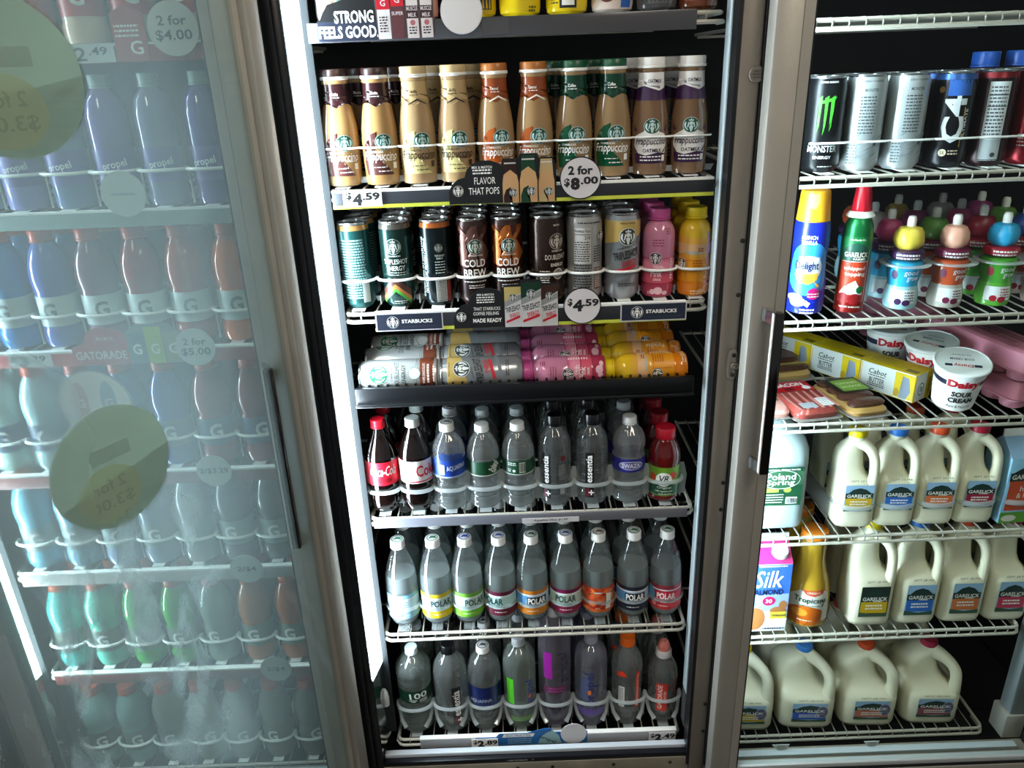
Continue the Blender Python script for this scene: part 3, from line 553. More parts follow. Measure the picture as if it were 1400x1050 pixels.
# ---- coffee bottles
FP = [(.024, 0), (.0295, .002), (.0312, .010), (.0306, .020), (.0312, .026), (.0322, .05), (.0322, .072), (.0305, .095), (.0272, .115), (.0238, .132), (.0218, .146), (.0210, .158), (.0210, .166), (.0222, .1665), (.0222, .1715)]
def wavy(z0, z1, R, amp, ph=0., n=36): return poly([(-PI*R+2*PI*R*k/n, z0+amp*abs(math.sin(k*PI/9+ph))) for k in range(n+1)]+[(PI*R-.0001, z1), (-PI*R+.0001, z1)], 0)
def frap(kind):
    capc, neck, sw, ink, coffee = {'mocha': ('2a1512', '2b1214', '4a2a26', 'f0ece4', '9a784c'), 'vanilla': ('bda67a', 'b39a6e', 'd0c488', '2a160a', '9f8460'), 'caramel': ('a4632a', '8a4420', 'a5521f', 'f4ece0', '9b7c56'), 'coffee': ('0d4a30', '0c3826', '0c4a2e', 'f0f4f0', '8c7250'), 'oat': ('e8e6e4', 'e9e7e6', '33163f', '2a1a2e', '755a42')}[kind]
    t = thing('coffee_bottle'); MB().lathe(FP, 32).build('body', mat('coffee_'+kind, coffee, .10, coat=.35, var=.06, vscale=25), t)
    capped(t, .0224, .1772, .189, P(capc, .35), 40, False, .012); MB().lathe([(.0224, .1718), (.0236, .1728), (.0236, .1762), (.0226, .1770)], 32).build('neck_ring', WHITE, t)
    S_ = onlathe(FP, .030); Sn = onlathe(FP, .022)
    nk = decal('neck_sleeve', [wavy(.128 if kind != 'oat' else .122, .1655, .022, .007)]+([poly([(-.069, .122), (.069, .122), (.069, .140), (.03, .143), (.012, .137), (-.012, .145), (-.04, .139), (-.069, .142)], 1)] if kind == 'oat' else []), [P(neck, .25), P('35163f')], Sn, t)
    if kind == 'oat': decal('lettering', [text('OATMILK', .006, .152, .024, .006)], [P(ink)], Sn, nk, off=.0009)
    else: decal('lettering', [text(kind.capitalize(), -.002, .150, .013, .005), lines(-.008, .006, .144, 1, .003, .0012, 0)] + ([poly([(-.01, .131), (.004, .139), (.018, .131), (.018, .129), (.004, .136), (-.01, .129)], 0)] if kind in ('vanilla', 'caramel') else []), [P(ink)], Sn, nk, off=.0009)
    I = P(ink); D_ = decal
    def decal_(n, sh, ms, su, pa, **k): return D_(n, [([(x*1.17, z*1.13-.002) for x, z in v], f, m) for v, f, m in sh], ms, su, pa, **k)
    if kind == 'oat':
        lb = decal_('label', [poly([(-.022, .020), (.022, .020), (.024, .034), (.012, .036), (-.006, .032), (-.023, .036)], 1), poly([(-.021, .036), (-.006, .032), (.012, .036), (.023, .034), (.024, .05), (.021, .062), (.012, .066), (.008, .073), (-.004, .073), (-.010, .066), (-.022, .060), (-.024, .048)], 0)], [P('e4e2e0'), P('33163f')], S_, t)
        decal_('lettering', [text('STARBUCKS', -.004, .058, .022, .003), text('Frappuccino', .001, .051, .042, .013, shear=.25, bold=.01), text('OATMILK', .003, .039, .026, .0055)], [I], S_, lb, off=.001)
        decal_('lettering', [lines(-.014, .016, .029, 2, .005, .0018, 0), rect(.017, .023, .022, .032, 0)], [WHITE], S_, lb, off=.001)
        for s in (-1, 1): decal_('leaf_print', [poly([(s*.016, .034), (s*.024, .046), (s*.021, .037)]), poly([(s*.018, .068), (s*.026, .076), (s*.023, .066)])], [P('33163f')], S_, lb, off=.001)
        decal_('emblem', siren(.002, .074, .0105, 0, 1), [P('12402c'), P('b8d0d0')], S_, lb, off=.0012)
    else:
        lb = decal_('label', [poly([(-.024, .018), (.019, .018), (.012, .026), (.001, .036), (-.007, .048), (-.009, .062), (-.006, .074), (-.002, .081), (-.012, .077), (-.020, .068), (-.0245, .056), (-.026, .040)], 0)], [P(sw, .25)], S_, t)
        decal_('lettering', [text('STARBUCKS', -.006, .052, .020, .003), text('Frappuccino', .0, .044, .048, .016, shear=.25, bold=.01), lines(.006, .021, .0385, 1, .003, .0012, 0), lines(-.010, .008, .029, 1, .003, .0012, 0), lines(-.004, .014, .023, 1, .003, .0014, 0), rect(.017, .027, .0225, .036, 0)], [I], S_, lb, off=.0009)
        decal_('emblem', siren(.006, .066, .0110, 0, 1), [P('12402c'), P('a9c9c9')], S_, lb, off=.0012)
    return t
for ki, (k, d, rows) in enumerate([('mocha', 'mocha coffee bottle with dark cap', 2), ('vanilla', 'vanilla coffee bottle with tan cap', 2), ('caramel', 'caramel coffee bottle with orange cap', 1), ('coffee', 'coffee bottle with green cap', 2), ('oat', 'oatmilk coffee bottle with white cap', 3)]):
    place(frap(k), 'coffee_bottle', d, 'bottle', 'coffee bottles', NM[1], [(CX2[ki*2+c]+J()+r*(.026, .026, 0, -.022, -.022)[ki], .038+r*.0675, 1.4338, .04*(4.5-ki*2-c)+J(.08), r, ki*2+c) for r in range(rows) for c in (0, 1)])
# ---- cans
def canprof(r, h): return [(r*.74, 0), (r*.80, .002), (r*.84, .004), (r, .011), (r, h-.015), (r*.93, h-.007), (r*.92, h-.0045)]
def can(r, h, body, band=None, name='drink_can'):
    t = thing(name); p = canprof(r, h); MB().lathe(p, 32).build('body', body, t)
    b = MB().lathe([(r*.925, h-.0044), (r*.955, h-.003), (r*.955, h-.001), (r*.93, h), (r*.87, h-.001), (r*.85, h-.005), (r*.84, h-.0052), (.0006, h-.0052)], 32, cap=False).build('lid', SILV, t)
    MB().loft([(h-.0048, r*.22, r*.42, 2.4, 0, -r*.12), (h-.0036, r*.22, r*.42, 2.4, 0, -r*.12)], seg=16).build('pull_tab', LIDD, b); decal('opening', [ell(0, -r*.42, r*.34, r*.28)], [LIDD], onplane((0, 0, h-.0050), (1, 0, 0), (0, 1, 0)), b, off=.0001)
    if band: decal('shoulder_band', [rect(-PI*r+.0001, h-.0135, PI*r-.0001, h-.0048)], [MET(band, .3)], onlathe(p, r), t)
    return t, onlathe(p, r)
SH = .157; CANW = P('d9dedc')
def can_kind(k):
    if k == 'facts_green':
        t, s = can(.0285, SH, MET('1d4a48', .28), 'b58a52'); decal('fine_print', [lines(-.034, .016, .125, 22, .005, .0028, 0), rect(.006, .012, .020, .05, 1)], [P('7fa8a6'), P('b0b8b6')], s, t)
    elif k == 'tripleshot_green':
        t, s = can(.0285, SH, MET('16332f', .24), '5d5a54'); decal('emblem', siren(.002, .113, .0135, 0, 1), [P('16332f'), P('a8b3ac')], s, t); decal('lettering', [text('STARBUCKS', .003, .096, .022, .0025), text('TRIPLESHOT', .004, .086, .045, .009), text('ENERGY', .004, .074, .034, .009), lines(-.010, .022, .065, 2, .004, .0016, 0), lines(-.004, .02, .012, 2, .004, .0018, 0)], [P('c9d0cc')], s, t)
        V = lambda z, w, mi: poly([(-.030, z-.026), (.0, z), (.030, z-.026), (.030, z-.026-w), (.0, z-w), (-.030, z-.026-w)], mi)
        decal('chevron_print', [V(.058, .014, 0), V(.045, .010, 1), V(.037, .006, 2)], [P('4a2c24'), P('a8713c'), P('3f9a34')], s, t)
    elif k == 'black_orange':
        t, s = can(.0285, SH, MET('101c1e', .22), 'b0602c'); decal('emblem', siren(.010, .108, .007, 0, 1), [P('101c1e'), P('a9b0ac')], s, t); decal('fine_print', [merge([text('ORTHOPEDIC PROTEIN CAFFEINE', -.017, .075, .10, .007, rot=PI/2), text('CALORIES TOTAL FAT SODIUM CARBS', -.025, .072, .11, .005, rot=PI/2)], 0), text('TRIPLESHOT', .011, .094, .018, .0035), text('ENERGY', .011, .089, .012, .0035), lines(.002, .020, .082, 5, .005, .0016, 0), rect(.001, .008, .021, .052, 1), lines(.003, .019, .047, 14, .003, .0012, 2), rect(.0215, .008, .030, .05, 3)], [P('c4d2d0'), P('a8aaa8'), P('5a5c5c'), P('7a2a20')], s, t)
    elif k in ('cold_brew_mocha', 'cold_brew_caramel'):
        a, b_, c = ('6a4a42', '3a221e', '2a1a18') if k.endswith('mocha') else ('b0622a', '4a2416', '2c1a14'); t, s = can(.0285, SH, MET(b_, .25), '3a2a26')
        W_ = lambda x, ph: poly([(x+.007*math.sin(q*.9+ph), .072+q*.006) for q in range(13)]+[(x+.010+.009*math.sin(q*.8+ph+1), .072+q*.006) for q in range(12, -1, -1)], 0)
        decal('swirl_print', [rect(-.05, .005, .05, .062, 1), W_(-.024, .5), W_(-.004, 2.2), W_(.016, 4.0), ell(-.020, .118, .006, .013, 0), poly([(-.028, .075), (-.014, .070), (-.010, .100), (-.018, .118), (-.026, .100)], 2)], [MET(a, .3), MET(c, .3), MET(a, .3)], s, t)
        decal('emblem', siren(.004, .108, .0125, 0, 1), [P('1d3a30'), P('c3c9c0')], s, t, off=.0012); decal('lettering', [text('STARBUCKS', .004, .092, .026, .003), text('COLD', .002, .078, .040, .014, bold=.02), text('BREW', .002, .060, .042, .014, bold=.02), lines(-.018, .022, .043, 1, .004, .002, 0), lines(-.010, .018, .036, 2, .004, .0015, 0)], [P('e4e0da')], s, t, off=.0012)
    elif k == 'doubleshot':
        t, s = can(.0318, SH, MET('32231d', .25)); decal('emblem', siren(.010, .112, .0135, 0, 1), [P('2c1e19'), P('b9b2a8')], s, t); decal('lettering', [text('MOCHA', .010, .141, .012, .003), text('STARBUCKS', .011, .095, .022, .003), text('DOUBLESHOT', .010, .084, .044, .009, bold=0), text('ENERGY', .011, .070, .026, .006), lines(-.022, -.004, .058, 8, .004, .0014, 0)], [P('d8d2c8')], s, t); decal('seal', [ell(.012, .053, .010, .010, 0), ell(.012, .053, .0085, .0085, 1), text('GUARANA', .012, .055, .012, .003, 0), text('GINSENG', .012, .050, .011, .003, 0)], [P('c9c3ba'), P('6d625a')], s, t, off=.001)
    elif k == 'facts_silver':
        t, s = can(.0318, SH, MET('a9a6a2', .3)); decal('fine_print', [rect(-.028, .070, .004, .134, 1), text('Nutrition Facts', -.012, .129, .028, .005, 0), text('210', -.003, .117, .010, .006, 0), rect(-.026, .122, .002, .1232, 0), lines(-.026, .001, .108, 9, .0042, .0018, 0), lines(-.028, .004, .066, 10, .005, .002, 0), rect(.004, .02, .0045, .135, 0), rect(.010, .022, .024, .062, 2), lines(.011, .023, .058, 10, .0036, .002, 1), lines(.008, .024, .100, 7, .0045, .0016, 0), lines(-.02, .022, .142, 1, .004, .002, 0)], [INK, P('b5b2ae'), P('6a3a2c')], s, t); decal('emblem', siren(.026, .118, .010, 0, 1), [P('2a3a34'), P('c8c8c4')], s, t, off=.0012)
    else:  # tripleshot silver / gold
        t, s = can(.0318, SH, MET('9fa3a6', .25)); decal('band_print', [poly([(-.06, .098), (.05, .120), (.05, .144), (-.06, .144)], 0), poly([(-.06, .080), (.05, .108), (.05, .120), (-.06, .098)], 1), poly([(-.05, .025), (.05, .052), (.05, .058), (-.05, .032)], 1)], [P('b59a58', .25), P('6d7276', .25)], s, t)
        decal('emblem', siren(.006, .116, .0150, 0, 1), [P('26302c'), P('d5dad6')], s, t, off=.001); decal('lettering', [text('FRENCH VANILLA', .006, .140, .028, .003), text('STARBUCKS', -.002, .096, .022, .003, rot=.25), text('TRIPLESHOT', .004, .084, .048, .015, rot=.2, bold=.02), lines(-.01, .022, .030, 2, .004, .0016, 0)], [INK], s, t, off=.0012); decal('lettering', [text('ENERGY', .010, .069, .028, .010, rot=.2), poly([(-.016, .050), (.024, .060), (.024, .066), (-.016, .056)])], [P('b0202e')], s, t, off=.0012)
    return t
PD = [(.022, 0), (.0265, .002), (.0285, .008), (.0285, .022), (.0275, .025), (.0285, .028), (.0285, .068), (.0275, .071), (.0288, .075), (.0290, .108), (.0280, .120), (.0240, .130), (.0175, .137), (.0150, .140), (.0150, .1425)]
def pdrink(k):
    pk = k == 'pink'; t = thing('drink_bottle'); top, mid, bot = ('b87490', 'bc6080', '9c3048') if pk else ('d0a820', 'd8a060', 'd87a10')
    b = MB().lathe(PD, 32)
    for i, f in enumerate(b.f):
        if len(f) == 4: z = b.v[f[0]][2]; b.m[i] = 0 if z > (.0749 if pk else .100) else (1 if z > .045 else 2)
    b.build('body', [mat(k+'_drink_top', top, .12, coat=.3), mat(k+'_drink_mid', mid if pk else 'd8a03a', .12, coat=.3), mat(k+'_drink_low', bot, .12, coat=.3)], t)
    capped(t, .0192, .144, .160, P('b84a88' if pk else 'e2c414', .35), 44, True, .03)
    s = onlathe(PD, .0285)
    if pk: lb = decal('label', [rect(-.045, .028, .045, .048, 0), rect(-.045, .050, .045, .070, 1)], [P('c44a60'), P('d07a90')], s, t); decal('emblem', siren(-.010, .074, .0105, 0, 1), [P('1d2a26'), P('d8c8cc')], s, lb, off=.001); decal('lettering', [text('Pink', -.008, .046, .020, .012), text('DRINK', -.006, .035, .014, .005), lines(-.012, .006, .056, 2, .004, .0018, 0), lines(.018, .024, .07, 8, .005, .003, 0), text('STARBUCKS', -.006, .060, .018, .003)], [P('ecd8da')], s, lb, off=.001); decal('lettering', [lines(-.016, .004, .106, 3, .005, .0018, 0), lines(.008, .018, .125, 3, .004, .0018, 0)], [P('7a2438')], s, lb); decal('fruit_print', [ell(-.004, .014, .008, .007), ell(.008, .010, .005, .004), ell(-.014, .012, .005, .005)], [P('d8a8b0')], s, lb, off=.001)
    else: lb = decal('label', [rect(-.045, .028, .045, .072, 0), poly([(-.045, .078), (.0, .082), (.045, .076), (.045, .096), (-.045, .098)], 1), poly([(-.03, .082), (-.01, .085), (.012, .080), (-.01, .078)], 2)], [P('d98e14'), P('d6a878'), P('a8a49a')], s, t); decal('lettering', [merge([text('Paradise', .018, .052, .036, .010, rot=PI/2), text('DRINK', .026, .050, .018, .004, rot=PI/2)], 0), lines(-.010, .006, .010, 2, .005, .002, 0)], [P('f0dfb0')], s, lb, off=.001); decal('lettering', [lines(-.008, .010, .066, 5, .0045, .0016, 0), rect(-.020, .034, -.0195, .068, 0), lines(.0, .010, .088, 2, .004, .002, 0)], [P('8a3a10')], s, lb, off=.001); decal('emblem', siren(-.030, .060, .010, 0, 1), [P('1d2a26'), P('e4dcc8')], s, lb, off=.001); decal('fruit_print', [ell(.022, .014, .010, .009), ell(.022, .014, .007, .006, 1), ell(.008, .010, .006, .005)], [P('e8b070'), P('e88a18')], s, lb, off=.001)
    return t
KN = [('facts_green', 'green can with fine print', .25), ('tripleshot_green', 'green can with zigzag print', .0), ('black_orange', 'black can with orange shoulder', -.05), ('cold_brew_mocha', 'brown swirl cold brew can', 0), ('cold_brew_caramel', 'orange swirl cold brew can', .1), ('doubleshot', 'dark brown energy coffee can', .1), ('facts_silver', 'silver can with nutrition table', .05), ('tripleshot', 'silver and gold energy coffee can', .0)]
CANP = {}
for c, (k, d, rz) in enumerate(KN):
    p = can_kind(k); CANP[k] = p; n = 5 if c < 5 else 3; dy = .0585 if c < 5 else .066
    place(p, 'drink_can', d, 'can', 'coffee cans', NM[2], [(CX3[c]+J(), .038+r*dy, 1.2138, rz+(J(.15) if r == 0 else random.uniform(-1.5, 1.5)), r, c) for r in range(n)])
PKP, YLP = pdrink('pink'), pdrink('yellow')
place(PKP, 'drink_bottle', 'pink drink bottle standing upright', 'bottle', 'pink drink bottles', NM[2], [(CX3[8], .038+r*.060, 1.2138, .0, r, 8) for r in range(3)])
place(YLP, 'drink_bottle', 'yellow drink bottle standing upright', 'bottle', 'yellow drink bottles', NM[2], [(CX3[9], .038+r*.060, 1.2138, .0, r, 9) for r in range(3)])
# ---- lying cans and bottles on the black tray
def can_white():
    t, s = can(.0318, SH, MET('d4d9d8', .3)); decal('band_print', [rect(-.07, .006, .07, .040, 0), rect(-.07, .042, .07, .0435, 1), rect(-.07, .046, .07, .047, 1)], [P('6a3420', .3), P('8a8f8e')], s, t)
    decal('emblem', siren(.0, .118, .0175, 0, 1), [P('1d6a48'), P('cfd8d4')], s, t, off=.001); decal('lettering', [text('STARBUCKS', .0, .094, .028, .004), text('DOUBLESHOT', .0, .084, .048, .010, bold=0), text('ENERGY', .0, .071, .036, .008)], [P('2c3c36')], s, t, off=.001)
    decal('seal', [ell(.0, .050, .012, .012, 0), ell(0, .050, .0105, .0105, 1)], [P('6d7674'), P('aab2b0')], s, t, off=.001); decal('lettering', [text('WHITE CHOCOLATE', 0, .032, .040, .005), lines(-.018, .018, .022, 1, .004, .004, 0), lines(-.016, .016, .012, 1, .004, .003, 0)], [P('d8c8bc')], s, t, off=.001); return t
def lay(root, desc, name, cat, group, x, r, n, dy, sp, shelf=NM[3]):
    first = None
    for k in range(n):
        lab = '%s lying on its side, %s row on the %s' % (desc, ROW[k], shelf); loc = (x+J(.003), .036+k*dy, 1.0386+r+k*.003)
        o = root if (first is None and root.users_scene and not root.get('label')) else dup(root, loc, (0, 0, 0), lab)
        first = o; o.name = name; o.location = loc; o.rotation_mode = 'ZYX'; o.rotation_euler = (0, -PI/2, sp[k % len(sp)]); tag(o, lab, cat, group)
lay(can_white(), 'white and brown coffee can', 'drink_can', 'can', 'lying white cans', -.134, .0318, 3, .066, [.45, 1.7, .9])
lay(CANP['tripleshot'], 'silver and gold can', 'drink_can', 'can', 'lying silver cans', .020, .0318, 5, .066, [.45, .8, 1.9, 2.2, 1.2])
lay(PKP, 'pink drink bottle', 'drink_bottle', 'bottle', 'lying pink bottles', .179, .0288, 4, .060, [.5, .9, .3, 1.0])
lay(YLP, 'yellow drink bottle', 'drink_bottle', 'bottle', 'lying yellow bottles', .339, .0288, 5, .060, [1.0, .4, 1.6, .8, .6])
# ---- soda, water and juice bottles
def ripple(prof_pts, z0, z1, n, amp):                      # moulded rings between z0 and z1
    f = prof_fn(prof_pts); out = [p for p in prof_pts if p[1] < z0]
    for k in range(n*4+1): z = z0+(z1-z0)*k/(n*4); out.append((f(z)-amp*(0, .6, 1, .6)[k % 4], z))
    return out+[p for p in prof_pts if p[1] > z1]
def petal(n, zt, a=.10): return lambda ang, z: 1-(a*(1-z/zt)*(.5+.5*math.cos(n*ang)) if z < zt else 0)
BCOKE = [(.014, .004), (.026, .0), (.031, .008), (.0332, .020), (.0335, .034), (.0322, .046), (.0320, .055), (.0328, .066), (.0330, .100), (.0335, .112), (.0325, .125), (.0285, .140), (.0220, .156), (.0165, .168), (.0128, .176), (.0118, .181), (.0118, .184)]
WTOP = [(.0325, .122), (.0322, .130), (.0290, .142), (.0225, .154), (.0160, .163), (.0125, .168), (.0118, .172)]
BAQUA = ripple([(.024, 0), (.0305, .004), (.0325, .012), (.0310, .060), (.0318, .072), (.0328, .078)]+[(.0328, .118)]+WTOP, .010, .070, 4, .0016)
BPOL = ripple([(.024, 0), (.0300, .004), (.0315, .012), (.0305, .070), (.0315, .078), (.0315, .112), (.0318, .120), (.0300, .132), (.0250, .146), (.0180, .158), (.0130, .165), (.0118, .169)], .008, .072, 5, .0018)
BESS = [(.022, 0), (.0290, .003), (.0312, .010), (.0312, .125), (.0302, .138), (.0255, .154), (.0180, .165), (.0135, .170), (.0125, .174)]
BDAS = ripple([(.024, 0), (.0300, .004), (.0320, .012), (.0305, .060), (.0312, .070), (.0320, .074), (.0320, .104), (.0285, .112), (.0322, .126), (.0318, .138), (.0270, .152), (.0190, .163), (.0130, .169), (.0118, .173)], .010, .062, 4, .0016)
BV8 = [(.022, 0), (.0290, .003), (.0310, .010), (.0310, .012), (.0302, .014), (.0302, .082), (.0312, .086), (.0315, .096), (.0290, .112), (.0240, .126), (.0190, .135), (.0170, .138)]
def flute(n, z0, a=.022):
    return lambda ang, z: 1+(a*math.cos(n*ang)*max(0, min(1, (z-z0)/.012))*max(0, min(1, (z0+.045-z)/.012)) if z > z0 else 0)
def dens(p, z0, n=8):                                     # more rings above z0 so the flutes stay smooth
    f = prof_fn(p); z1 = p[-1][1]; return [q for q in p if q[1] < z0]+[(f(z0+(z1-z0)*i/n), z0+(z1-z0)*i/n) for i in range(n+1)]
def bot(name, prof, m, cap, capm, mod=None, seg=36, top=None, ringm=None, kn=.03):
    zs = prof[-1][1]*.70
    if mod is None and 'water' in name: prof = dens(prof, zs, 14); mod = flute(10, zs+.004); seg = 60
    t = thing(name); MB().lathe(prof, seg, mod=mod).build('body', m, t, ang=60)
    r, z0, z1 = cap; capped(t, r, z0, z1, capm, 44, True, kn, top); return t
WB = clear('backlit_water_bottle', 'f2f7f7', .15)  # extra cloud paints in the glow of backlight from the tubes
def coke(diet):
    t = bot('soda_bottle', BCOKE, COLA, (.0140, .187, .201), P('c4ccc8' if diet else 'd01428', .35), petal(5, .03)); s = onlathe(BCOKE, .033)
    if diet:
        lb = decal('label', [rect(-PI*.033+.0001, .068, PI*.033-.0001, .118, 0), rect(-PI*.033+.0001, .0705, PI*.033-.0001, .0735, 1), rect(-.045, .076, -.030, .116, 2)], [P('d3d5d4'), P('c01a30'), P('d89aa0')], s, t); decal('lettering', [text('Diet', -.012, .102, .014, .008), lines(-.022, -.006, .084, 2, .006, .0018, 0)], [P('6a6c70')], s, lb, off=.001); decal('lettering', [text('Coke', .024, .096, .046, .026, bold=.02)], [P('c01a30')], s, lb, off=.001)
    else:
        lb = decal('label', [rect(-PI*.033+.0001, .066, PI*.033-.0001, .118, 0)], [P('c8142a')], s, t); decal('lettering', [text('Coca-Cola', .002, .099, .052, .022, shear=.4, bold=.01)], [WHITE], s, lb, off=.001); decal('bottle_print', [ell(.004, .077, .014, .0055)], [P('8a1020')], s, lb, off=.001)
    return t
def aqua(): 
    t = bot('water_bottle', BAQUA, WB, (.0145, .175, .188), CAPW, top='3a4a52'); s = onlathe(BAQUA, .0325)
    lb = decal('label', [rect(-PI*.0325+.0001, .080, PI*.0325-.0001, .117, 0), rect(-PI*.0325+.0001, .078, PI*.0325-.0001, .0815, 1)], [P('1a3f9a'), P('9ab4dc')], s, t); decal('mountain_print', [poly([(-.03, .117), (.03, .117), (.034, .124), (.018, .131), (.004, .124), (-.012, .134), (-.03, .122)])], [clear('blue_film', '6a8ad8', .35)], s, lb); decal('lettering', [text('AQUAFINA', .016, .100, .040, .012, rot=.08, bold=0), rect(-.018, .086, -.008, .108, 0)], [P('e4ecf6')], s, lb, off=.001); decal('fine_print', [lines(-.017, -.009, .104, 6, .003, .0014, 0)], [P('1a3f9a')], s, lb, off=.0013); return t
def poland(back):
    t = bot('water_bottle', BPOL, WB, (.0140, .1705, .182), P('dfe6e6', .4)); s = onlathe(BPOL, .0315)
    lb = decal('label', [rect(-PI*.0315+.0001, .080, PI*.0315-.0001, .110, 0), rect(-PI*.0315+.0001, .0785, PI*.0315-.0001, .0805, 1)], [P('123f28'), P('b8c8bc')], s, t)
    if back: decal('lettering', [rect(.002, .083, .014, .107, 0), lines(-.020, -.004, .104, 2, .004, .002, 0), ell(-.008, .088, .003, .003, 0), lines(-.020, -.014, .09, 2, .004, .0018, 0)], [P('c8d2cc')], s, lb, off=.001); decal('bar_code', [bars(.003, .086, .013, .105)], [INK], s, lb, off=.0014)
    else: decal('lettering', [text('Poland', .020, .099, .022, .012, rot=1.0), text('Spring', .026, .093, .022, .012, rot=1.0)], [P('e6ece6')], s, lb, off=.001)
    return t
def essentia(off):
    t = bot('water_bottle', BESS, WATER, (.0152, .178, .196), P('0e0e10', .3), kn=.015); s = onlathe(BESS, .0312)
    lb = decal('label', [rect(off-.010, .052, off+.007, .122, 0), rect(off-.010, .020, off+.007, .044, 0), rect(off-.009, .022, off-.001, .042, 1)], [P('0f0f11'), P('5a1a26')], s, t); decal('lettering', [text('essentia', off-.002, .086, .062, .012, rot=PI/2, bold=.02), rect(off+.001, .026, off+.0035, .038, 0), rect(off-.003, .0305, off+.0075, .0335, 0)], [WHITE], s, lb, off=.001)
    if off > 0: pass
    else: decal('side_print', [rect(.016, .106, .026, .116, 0), lines(.012, .024, .095, 9, .004, .0014, 1), rect(.014, .030, .024, .045, 1)], [P('6a1a26'), P('9aa0a0')], s, lb)
    return t
def dasani():
    t = bot('water_bottle', BDAS, WB, (.0138, .1745, .187), P('d9dfdf', .4)); s = onlathe(BDAS, .032)
    lb = decal('label', [rect(-PI*.032+.0001, .075, PI*.032-.0001, .104, 0)], [P('201f78')], s, t); decal('oval_print', [ell(.006, .090, .024, .0095, 0), ell(.006, .090, .0225, .0082, 1), text('SWAZA', .006, .090, .036, .010, 0, bold=.03)], [P('c9ccda'), P('55588c')], s, lb, off=.001); return t
def v8():
    t = bot('juice_bottle', BV8, mat('red_juice', '5a0c0a', .06, coat=.4), (.0195, .141, .160), P('b01428', .3)); s = onlathe(BV8, .0305)
    lb = decal('label', [rect(-PI*.0305+.0001, .016, PI*.0305-.0001, .081, 0), poly([(-.05, .018), (.05, .018), (.05, .030), (.02, .042), (-.02, .042), (-.05, .030)], 1), ell(.022, .062, .009, .008, 2), ell(-.020, .056, .007, .010, 2)], [P('6a9a2c'), P('0f4a2c'), P('b8402c')], s, t); decal('round_print', [ell(.003, .054, .016, .016, 0), text('V8', .003, .056, .018, .015, 1, shear=.2)], [P('e8ece8'), INK], s, lb, off=.001); decal('lettering', [text('Original', .004, .035, .028, .006), text('100% vegetable juice', .004, .027, .034, .005), lines(-.006, .02, .020, 1, .004, .0018, 0)], [P('dfe8df')], s, lb, off=.0012); return t
G5 = 'cola and water bottles'; SHN = NM[4]
def row5(p, name, d, cat, c, rows, rz=0., dy=.072): p.scale = (1.035, 1.035, 1); place(p, name, d, cat, d+'s', SHN, [(CX5[c]+J(), .040+r*dy, .7772, rz-CX5[c]*.7+J(.06), r, c) for r in range(rows)])
row5(coke(False), 'soda_bottle', 'red label cola bottle', 'bottle', 0, 2); row5(coke(True), 'soda_bottle', 'white label diet cola bottle', 'bottle', 1, 2)
row5(aqua(), 'water_bottle', 'blue label water bottle', 'bottle', 2, 3); row5(poland(False), 'water_bottle', 'green label spring water bottle', 'bottle', 3, 4); row5(poland(True), 'water_bottle', 'bar coded green label water bottle', 'bottle', 4, 4)
row5(essentia(-.012), 'water_bottle', 'black capped water bottle', 'bottle', 5, 3, -.15); row5(essentia(.001), 'water_bottle', 'black capped vertical lettered water bottle', 'bottle', 6, 3, -.1)
row5(dasani(), 'water_bottle', 'deep blue oval label water bottle', 'bottle', 7, 3); row5(v8(), 'juice_bottle', 'red vegetable juice bottle', 'bottle', 8, 4, -.1)
